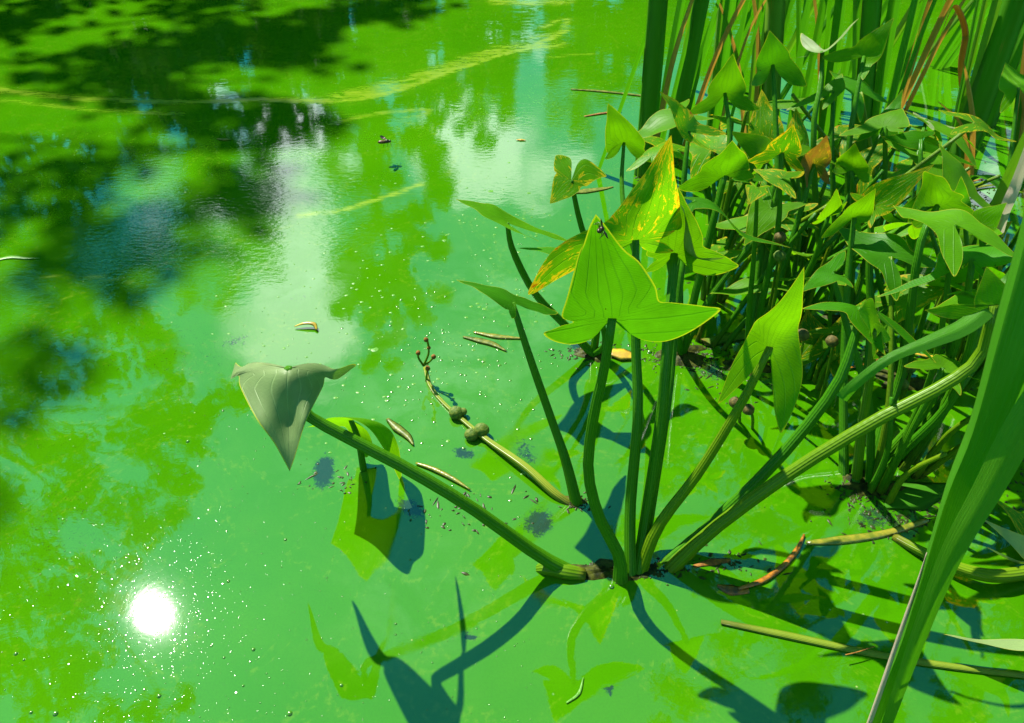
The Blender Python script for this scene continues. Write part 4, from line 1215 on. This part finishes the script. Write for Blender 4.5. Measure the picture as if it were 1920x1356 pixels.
for k, (px_, lab, mt) in enumerate([([(1700, 660), (1760, 670), (1830, 668)], 'yellow reed lying in the right-hand litter', 'yellow'), ([(1590, 690), (1630, 680), (1660, 668)], 'orange scrap under the shaded leaf', 'orange'),
                                     ([(1620, 650), (1690, 655), (1740, 640)], 'olive reed strewn behind the bare stalks', 'olive'), ([(1830, 690), (1870, 700), (1930, 690)], 'straw reed strewn behind the near cattail', 'straw'),
                                     ([(1700, 330), (1780, 345), (1850, 335)], 'brown reed lying at the foot of the leaning stalk', 'bud'), ([(1790, 370), (1840, 350), (1900, 345)], 'dark reed lying toward the right edge', 'olive'),
                                     ([(1300, 500), (1330, 492), (1352, 486)], 'orange scrap behind the cupped twin leaf', 'orange')]):
    blade_on_water('reed_scrap', lab, 'reed', px_, (0.006, 0.012, 0.005), mt, 0.006, 0.1, 0.3, FL)


def sphere_mesh(name, r, mat, sq=(1, 1, 1), bumps=0.0, na=14, nr=9, seed=0):
    rg = random.Random(seed)
    verts, faces = [], []
    for q in range(nr + 1):
        ph = math.pi * q / nr
        for i in range(na):
            th = 2 * math.pi * i / na
            k = r * (1 + bumps * rg.uniform(-1, 1))
            verts.append((k * sq[0] * math.sin(ph) * math.cos(th), k * sq[1] * math.sin(ph) * math.sin(th), k * sq[2] * math.cos(ph)))
    for q in range(nr):
        for i in range(na):
            j = (i + 1) % na
            faces.append((q * na + i, (q + 1) * na + i, (q + 1) * na + j, q * na + j))
    return new_mesh(name, verts, faces, mat)


of = gd(1075, 948)
fs = thing('flower_stalk', 'fallen flower stalk with round green seed heads lying on the scum', 'flower stalk', of)
link('stalk', tube_mesh('stalk', [gd(p[0], p[1], z) for p, z in (((1080, 952), -0.01), ((1040, 925), 0.008), ((985, 875), 0.018), ((915, 826), 0.010), ((868, 788), 0.006), ((828, 752), 0.003), ((806, 722), 0.003), ((797, 690), 0.004))], (0.008, 0.0085, 0.0075, 0.0055, 0.0045, 0.0045, 0.0045), M['stem_straw'], of, 34), fs)
for i, (x, y, r, z) in enumerate([(903, 806, 0.0155, 0.016), (884, 815, 0.0145, 0.010), (855, 774, 0.0155, 0.012), (868, 772, 0.009, 0.012)]):
    link('seed_head', sphere_mesh('seed_head', r, M['fruit'], (1.05, 1, 0.88), 0.05, 18, 12, i), fs, gd(x, y, z) - of)
j0, j1 = gd(798, 700, 0.005), at(794, 684, gd(797, 700).y)
for i, (pts, bud) in enumerate([([(794, 686), (785, 672), (784, 662)], 0.0055), ([(794, 686), (803, 666), (804, 652)], 0.0045), ([(804, 652), (802, 642), (799, 637)], 0.0055), ([(794, 686), (806, 678), (813, 669)], 0.0055), ([(799, 722), (800, 705), (802, 691)], 0.006), ([(815, 748), (828, 742), (843, 735)], 0.0065)]):
    Yb = gd(799, 715).y
    P = [at(p[0], p[1], Yb) for p in pts]
    link('branch', tube_mesh('branch', P, (0.0026, 0.0022), M['stem_pale'], of, 8, 8), fs)
    link('bud', sphere_mesh('bud', bud, M['bud'], (1, 1, 1.1), 0.1, 10, 7, i), fs, P[-1] - of)

# seed heads on the stalks of the thicket
for i, (x, y, Y) in enumerate([(1706, 690, 1.25), (1692, 720, 1.2), (1378, 755, 1.2), (1403, 768, 1.18), (1462, 480, 1.4), (1463, 445, 1.42), (1560, 640, 1.25), (1505, 628, 1.2)]):
    p = at(x, y, Y)
    if p.z < 0.01:
        p = gd(x, y, 0.012)
    lab = ['green seed head on the water left of the near cattail, upper of two', 'green seed head just under the upper one left of the near cattail', 'brown seed head under the leaf with spread lobes, left of a pair', 'brown seed head under the leaf with spread lobes, right of a pair',
           'dark seed head in the middle of the thicket', 'small brown seed head above the dark one in the thicket', 'brown seed head beside the thin upright stalk', 'small seed head at the edge of the spread-lobed leaf'][i]
    st = thing('loose_fruit', lab, 'seed head', (p.x, p.y, 0), 'loose seed heads in the thicket')
    link('burr', sphere_mesh('burr', 0.013, M['fruit'] if i in (0, 1, 4) else M['seed'], (1, 1, 0.9), 0.06, 12, 8, 20 + i), st, (0, 0, p.z))
    link('stalk', tube_mesh('stalk', [Vector((0.03, 0.02, -0.01)), Vector((0.02, 0.012, p.z * 0.5)), Vector((0.004, 0, p.z))], (0.0035, 0.0028), M['stem_pale'], Vector((0, 0, 0)), 8, 8), st)

# ------------------------------------------------------------------ insects
def insect(label, cat, name, pos, k, heading, body, fly=True):
    t = thing(name, label, cat, pos)
    t.rotation_euler = heading
    link('abdomen', sphere_mesh('abdomen', 0.0062 * k, body, (1.7, 0.75, 0.7)), t, (-0.006 * k, 0, 0))
    link('thorax', sphere_mesh('thorax', 0.0050 * k, M['black'], (1.1, 0.9, 0.9)), t, (0.006 * k, 0, 0.0008 * k))
    link('head', sphere_mesh('head', 0.0036 * k, M['black'], (0.8, 1.1, 0.9)), t, (0.0125 * k, 0, 0.0004 * k))
    for s in (-1, 1):
        v = [(0.006 * k, 0.002 * s * k, 0.004 * k), (0.003 * k, 0.010 * s * k, 0.007 * k), (-0.006 * k, 0.018 * s * k, 0.009 * k), (-0.010 * k, 0.015 * s * k, 0.008 * k), (-0.006 * k, 0.006 * s * k, 0.005 * k)]
        v += [(a, b, c - 0.0003 * k) for a, b, c in v]
        f = [(0, 1, 2, 3, 4), (9, 8, 7, 6, 5)] + [(i, (i + 1) % 5, 5 + (i + 1) % 5, 5 + i) for i in range(5)]
        link('wing', new_mesh('wing', v, f, M['wing']), t)
        for q in (-1, 0, 1):
            link('leg', tube_mesh('leg', [Vector((0.006 * k + q * 0.003 * k, 0.003 * s * k, -0.002 * k)), Vector((0.006 * k + q * 0.008 * k, 0.010 * s * k, -0.001 * k)), Vector((0.006 * k + q * 0.010 * k, 0.013 * s * k, -0.007 * k))], (0.0006 * k, 0.0004 * k), M['black'], Vector((0, 0, 0)), 5, 6, 0, 0), t)
    return t


insect('brown hoverfly in the air over the open scum', 'hoverfly', 'hoverfly', at(721, 266, 2.42), 1.35, (0, 0, R(10)), M['amber'])
insect('black fly sitting near the tip of the big front leaf', 'fly', 'fly', at(1126, 431, 0.856), 0.75, (R(60), R(20), R(70)), M['black'])

# ------------------------------------------------------------------ bubbles in the scum
bv, bf = [], []
rb = random.Random(3)


def add_bubble(p, r, flat, na=9, nr=3):
    b0 = len(bv)
    bv.append((p.x, p.y, r * flat))
    for q in range(1, nr + 1):
        ph = (math.pi / 2) * q / nr
        for i in range(na):
            th = 2 * math.pi * i / na
            bv.append((p.x + r * math.sin(ph) * math.cos(th), p.y + r * math.sin(ph) * math.sin(th), r * flat * math.cos(ph) - (0.0006 if q == nr else 0)))
    for i in range(na):
        j = (i + 1) % na
        bf.append((b0, b0 + 1 + i, b0 + 1 + j))
        for q in range(nr - 1):
            a = b0 + 1 + q * na
            bf.append((a + i, a + na + i, a + na + j, a + j))


for k in range(1300):  # shallow caps added round the sun glint, shaped to sparkle
    rr = abs(rb.gauss(0, 1)) * 118 + 8
    th = rb.uniform(0, 2 * math.pi)
    x, y = 300 + rr * math.cos(th) * 0.95, 1145 + rr * math.sin(th) * 1.05
    near_ = max(0, 1 - rr / 330)
    add_bubble(gd(x, y), rb.uniform(0.0003, 0.0011) * (1 + 1.4 * (rb.random() < 0.08)), rb.uniform(0.05, 0.5), 9, 4)
for k in range(520):
    x, y = rb.uniform(0, 1000), rb.uniform(560, 1356)
    add_bubble(gd(x, y), rb.uniform(0.0007, 0.0016), rb.uniform(0.3, 0.8), 8, 3)
for k in range(150):
    x, y = rb.gauss(870, 110), rb.gauss(690, 90)
    add_bubble(gd(x, y), rb.uniform(0.0015, 0.004), rb.uniform(0.25, 0.5), 12, 4)
for (x, y, r) in [(104, 1338, 0.006), (535, 1012, 0.004), (543, 1338, 0.006), (428, 1090, 0.004), (475, 1218, 0.0045), (420, 1233, 0.003), (30, 1226, 0.0045), (45, 1237, 0.003), (298, 1305, 0.005), (58, 1336, 0.004), (456, 1286, 0.003), (352, 828, 0.005), (418, 770, 0.004), (1115, 655, 0.006), (1200, 655, 0.007), (1218, 660, 0.008), (640, 1285, 0.004), (1146, 1100, 0.007), (769, 1050, 0.003), (742, 1170, 0.003), (742, 1190, 0.0025)]:
    add_bubble(gd(x, y), r * 0.75, 0.8, 16, 6)
tb = NT('bubble film')
pb = tb.n('BsdfPrincipled')
tb.set(pb.inputs['Base Color'], (0.045, 0.17, 0.002))
pb.inputs['Roughness'].default_value = 0.19
pb.inputs['IOR'].default_value = 1.8
bo = link('bubbles_and_sparkles', new_mesh('bubbles_and_sparkles', bv, bf, tb.done(pb.outputs[0])))
bo['kind'] = 'stuff'

# foam flecks and larger scum flakes, irregular low discs
fv, ff = [], []
for k in range(260):
    if k < 130:
        x, y = rb.gauss(730, 110), rb.gauss(600, 110)
    elif k < 200:
        x, y = rb.gauss(960, 70), rb.gauss(430, 60)
    else:
        x, y = rb.uniform(300, 1050), rb.uniform(200, 900)
    p = gd(x, y)
    r = rb.uniform(0.0012, 0.004) * (2.0 if rb.random() < 0.08 else 1)
    b0 = len(fv)
    fv.append((p.x, p.y, 0.0016))
    n = 9
    for i in range(n):
        th = 2 * math.pi * i / n
        q = r * rb.uniform(0.7, 1.2)
        fv.append((p.x + 1.3 * q * math.cos(th), p.y + q * math.sin(th), 0.0003))
    for i in range(n):
        ff.append((b0, b0 + 1 + i, b0 + 1 + (i + 1) % n))
fo = link('foam_flecks', new_mesh('foam_flecks', fv, ff, M['foam']))
fo['kind'] = 'stuff'


# wet crumbs of rotting plant matter gathered round the stalks and in the thicket
lv, lf = [], []
rl = random.Random(17)
spots_ = [(1120, 1072, 50, 10, 110), (1200, 1070, 60, 14, 150), (1085, 945, 30, 14, 50), (1115, 662, 60, 16, 120), (1280, 668, 70, 22, 240), (1400, 690, 90, 40, 160), (1630, 915, 60, 22, 200), (1700, 960, 110, 40, 220),
          (1560, 640, 160, 50, 260), (1760, 660, 130, 60, 300), (1500, 480, 180, 60, 240), (1800, 380, 110, 40, 260), (1330, 1060, 90, 30, 60), (1215, 335, 30, 10, 40), (640, 900, 60, 30, 30), (880, 960, 90, 40, 60), (1880, 900, 60, 90, 90)]
for cx, cy, sx, sy, n in spots_:
    for k in range(n):
        p = gd(rl.gauss(cx, sx * 0.6), rl.gauss(cy, sy * 0.6))
        ln, wd = rl.uniform(0.002, 0.016) * (2.0 if rl.random() < 0.07 else 1), rl.uniform(0.0008, 0.003)
        a = rl.uniform(0, 6.3)
        ca, sa = math.cos(a), math.sin(a)
        b0 = len(lv)
        for (u, v, w) in ((-0.5, 0, 0), (-0.2, 0.5, 0), (0.25, 0.4, 0), (0.5, 0, 0), (0.2, -0.5, 0), (-0.25, -0.45, 0), (0, 0, 1)):
            u2, v2 = u * ln * rl.uniform(0.7, 1.3), v * wd * 2 * rl.uniform(0.6, 1.4)
            lv.append((p.x + u2 * ca - v2 * sa, p.y + u2 * sa + v2 * ca, 0.0004 + w * rl.uniform(0.0006, 0.003)))
        for i in range(6):
            lf.append((b0 + i, b0 + (i + 1) % 6, b0 + 6))
lo = link('plant_crumbs', new_mesh('plant_crumbs', lv, lf, M['litter']))
lo['kind'] = 'stuff'


# ------------------------------------------------------------------ trees round the pond (mirrored in the water)
def crown_mesh(name, blobs_, leaf, per, mat, seed, org):
    rg = np.random.default_rng(seed)
    out = []
    for (c, r) in blobs_:
        n = max(60, int(per * r * r))
        d = rg.normal(size=(n, 3))
        d /= np.linalg.norm(d, axis=1)[:, None]
        # clumps: pull points towards a few sub-centres
        sub = rg.normal(size=(max(5, int(9 * r)), 3))
        sub = sub / np.linalg.norm(sub, axis=1)[:, None] * rg.uniform(0.45, 1.0, (len(sub), 1))
        pick = sub[rg.integers(0, len(sub), n)]
        pos = pick + d * rg.uniform(0.05, 0.42, (n, 1))
        out.append(np.array(c) + pos * r * np.array([1, 1, 0.85]))
    P = np.concatenate(out) - np.array(org)
    n = len(P)
    a = rg.normal(size=(n, 3))
    a[:, 2] -= 0.5
    a /= np.linalg.norm(a, axis=1)[:, None]
    b = np.cross(a, rg.normal(size=(n, 3)))
    b /= np.linalg.norm(b, axis=1)[:, None]
    L = leaf * rg.uniform(0.6, 1.3, (n, 1))
    v0, v2 = P - a * L * 0.5, P + a * L * 0.5
    nn = np.cross(a, b)
    v1, v3 = P + b * L * 0.30 + nn * L * 0.10, P - b * L * 0.30 + nn * L * 0.10
    Vv = np.stack([v0, v1, v2, v3], 1).reshape(-1, 3)
    me = bpy.data.meshes.new(name)
    me.vertices.add(4 * n)
    me.vertices.foreach_set('co', Vv.astype(np.float32).ravel())
    idx = np.arange(4 * n, dtype=np.int32).reshape(n, 4)
    tri = np.concatenate([idx[:, [0, 1, 2]], idx[:, [0, 2, 3]]], 1).reshape(-1)
    me.loops.add(len(tri))
    me.loops.foreach_set('vertex_index', tri.astype(np.int32))
    me.polygons.add(2 * n)
    me.polygons.foreach_set('loop_start', np.arange(0, 6 * n, 3, dtype=np.int32))
    me.polygons.foreach_set('loop_total', np.full(2 * n, 3, dtype=np.int32))
    me.update(calc_edges=True)
    me.materials.append(mat)
    return me


def tree(base, label, blobs_, leaf, per, mat, seed, tr=0.22, tip=None):
    org = Vector(base)
    t = thing('tree', label, 'tree', org, 'trees round the pond')
    rg = random.Random(seed)
    top = max((b[0][2] for b in blobs_)) - base[2]
    cx = sum(b[0][0] for b in blobs_) / len(blobs_) - base[0]
    cy = sum(b[0][1] for b in blobs_) / len(blobs_) - base[1]
    if tip is not None:
        cx, cy, top = tip[0] - base[0], tip[1] - base[1], (tip[2] - base[2]) / 0.92
    spine = [Vector((0, 0, -0.3)), Vector((cx * 0.1, cy * 0.1, top * 0.25)), Vector((cx * 0.55, cy * 0.55, top * 0.55)), Vector((cx, cy, top * 0.92))]
    link('trunk', tube_mesh('trunk', spine, (tr, tr * 0.8, tr * 0.5, tr * 0.12), M['bark'], Vector((0, 0, 0)), 14, 12, 4, 0.12), t)
    sp = spline(spine, 20)
    for (c, r) in blobs_:
        cc = Vector(c) - org
        k = min(range(20), key=lambda i: abs(sp[i].z - (cc.z - 0.5 * (cc - sp[i]).length * 0.5)) + 0.2 * (cc - sp[i]).length)
        s = sp[k]
        md = s.lerp(cc, 0.5) + Vector((rg.uniform(-.1, .1), rg.uniform(-.1, .1), 0.08 * (cc - s).length))
        link('limb', tube_mesh('limb', [s, md, cc], (tr * 0.22, tr * 0.14, tr * 0.05), M['bark'], Vector((0, 0, 0)), 8, 7, 3, 0.1), t)
    link('crown', crown_mesh('crown', blobs_, leaf, per, mat, seed, org), t)
    return t


def mir(px, py, D):
    d = mirror_dir(px, py)
    k = D / math.hypot(d.x, d.y)
    return Vector((d.x * k, d.y * k, d.z * k - HC))


def blob(px, py, D, rpx):
    p = mir(px, py, D)
    dist = math.sqrt(D * D + (p.z + HC) ** 2)
    return (tuple(p), rpx / FPX * dist)


# near left tree, its crown hangs over the left of the water
TS = 1.22
tree((-7.2, 6.3, 0.5), 'tall loose-leaved tree on the left bank mirrored at the left of the water', [
    blob(b[0], b[1], b[2] * TS, b[3]) for b in [(120, 560, 7.2, 80), (20, 720, 7.0, 90), (60, 320, 7.4, 100), (170, 290, 7.4, 90), (160, 420, 7.2, 80), (60, 520, 7.2, 90), (240, 480, 7.3, 70), (360, 260, 7.5, 70), (400, 400, 7.6, 85), (400, 480, 7.4, 70), (420, 330, 7.6, 70), (20, 420, 7.2, 120), (150, 470, 7.4, 100), (60, 640, 7.2, 110), (210, 590, 7.2, 100), (330, 520, 7.6, 90), (300, 640, 7.2, 70), (380, 740, 7.2, 75), (160, 760, 6.8, 110), (270, 800, 6.8, 100), (360, 850, 6.8, 90), (60, 880, 6.6, 110),
                       (200, 920, 6.4, 100), (330, 930, 6.6, 70), (100, 1040, 6.2, 100), (230, 1030, 6.2, 80), (40, 1180, 5.8, 90), (150, 1170, 5.8, 70), (-80, 1000, 6.2, 150), (-120, 700, 7.0, 170), (-60, 1300, 5.4, 120), (90, 1310, 5.2, 90), (200, 1330, 5.0, 70), (320, 1330, 5.0, 55)]],
     0.13, 950, M['crown'], 31, 0.13, mir(-120, 760, 8.6))

tree((5.9, 5.6, 0.4), 'tall tree on the right bank whose crown darkens the mirror between the stalks', [
    blob(*b) for b in [(1250, 860, 7.2, 95), (1330, 760, 7.4, 80), (1420, 960, 7.0, 110), (1560, 880, 7.0, 110), (1700, 1020, 6.8, 120), (1380, 1170, 6.4, 100), (1540, 1230, 6.2, 110), (1740, 1260, 6.0, 110),
                       (1660, 740, 7.2, 110), (1480, 720, 7.4, 90), (1850, 880, 7.0, 130), (1880, 1150, 6.4, 120), (1980, 1020, 6.6, 150), (1820, 620, 7.2, 130), (1980, 760, 7.0, 150), (1560, 560, 7.6, 100), (1300, 1320, 5.8, 80), (1180, 1010, 7.0, 60)]],
     0.12, 1500, M['crown'], 33, 0.14, mir(1900, 850, 6.9))

WOOD = [  # seen mirrored: tip x, tip y, distance, half width px, label
    (433, 588, 12.0, 80, 'slender pointed tree mirrored just right of the left tree'),
    (725, 700, 11.5, 92, 'tall pointed poplar mirrored in the middle of the teal water'),
    (905, 292, 13.0, 62, 'round-topped tree mirrored above the white cloud'),
    (1090, 262, 13.0, 60, 'short tree mirrored beside the lone thin cattail'),
    (560, 282, 13.5, 62, 'bushy tree of the far bank mirrored above the tall cloud patch'),
    (280, 330, 11.0, 120, 'bushy tree of the left bank mirrored above the bright patch'),
    (100, 260, 10.0, 160, 'low dark tree mirrored at the upper left'),
    (1200, 170, 13.0, 110, 'low tree of the far bank hidden behind the stout cattail'),
    (1380, 230, 12.0, 110, 'low tree of the far bank behind the central cattails'),
    (1560, 210, 11.0, 120, 'low tree of the far bank behind the dead brown cattails'),
    (1760, 190, 10.5, 120, 'low tree of the right bank behind the leaning stalk'),
    (1960, 240, 10.0, 140, 'low tree at the far right of the bank'),
    (215, 285, 12.5, 80, 'small round tree mirrored between the left bank bushes'), (90, 215, 13.0, 90, 'small dark tree mirrored in the upper left corner'),
    (-150, 380, 9.0, 200, 'wide low tree beyond the left edge'),
    (-20, 205, 15.5, 110, 'dark back row tree furthest left'),
    (150, 215, 16.0, 110, 'dark back row tree behind the left bank trees'),
    (330, 200, 16.0, 110, 'dark back row tree with a low rounded crown'),
    (500, 210, 16.5, 110, 'dark back row tree left of the poplar'),
    (660, 215, 16.5, 110, 'dark back row tree behind the poplar'),
    (820, 205, 16.5, 100, 'dark back row tree between poplar and round-topped tree'),
    (930, 190, 16.5, 60, 'dark back row tree left of the narrow sky gap'),
    (1130, 170, 16.0, 80, 'dark back row tree right of the narrow sky gap'),
]
for q, (tx, ty, D, hw, lab) in enumerate(WOOD):
    rg = random.Random(50 + q)
    top = mir(tx, ty, D)
    f = math.hypot(top.x, top.y)
    bl = []
    y = ty - hw * 0.30
    w = hw * 0.30
    while y > -10:
        for s in ((0,) if w < hw * 0.5 else (-0.55, 0.5)):
            bl.append(blob(tx + s * hw * 1.1 + rg.uniform(-0.12, 0.12) * hw, y + rg.uniform(-10, 10), D + rg.uniform(-0.5, 0.5), max(w, hw * 0.42)))
        y -= max(w, hw * 0.42) * 1.1
        w = min(hw * 0.75, w * 1.5)
    tree((top.x, top.y, 0.3), lab, bl, 0.15, 2200, M['crown'] if q in (0, 1, 2, 3, 4, 5) else M['crown_dark'], 60 + q, 0.16)

# undergrowth on the far bank
uv_ = []
for k in range(130):
    az = R(rb.uniform(-50, 62))
    r = shore(az) * rb.uniform(1.06, 1.35)
    uv_.append(((-math.sin(az) * r, math.cos(az) * r, rb.uniform(0.4, 1.7)), rb.uniform(0.6, 1.1)))
uo = link('undergrowth', crown_mesh('undergrowth', uv_, 0.16, 1000, M['crown_dark'], 77, (0, 0, 0)))
uo['kind'] = 'stuff'
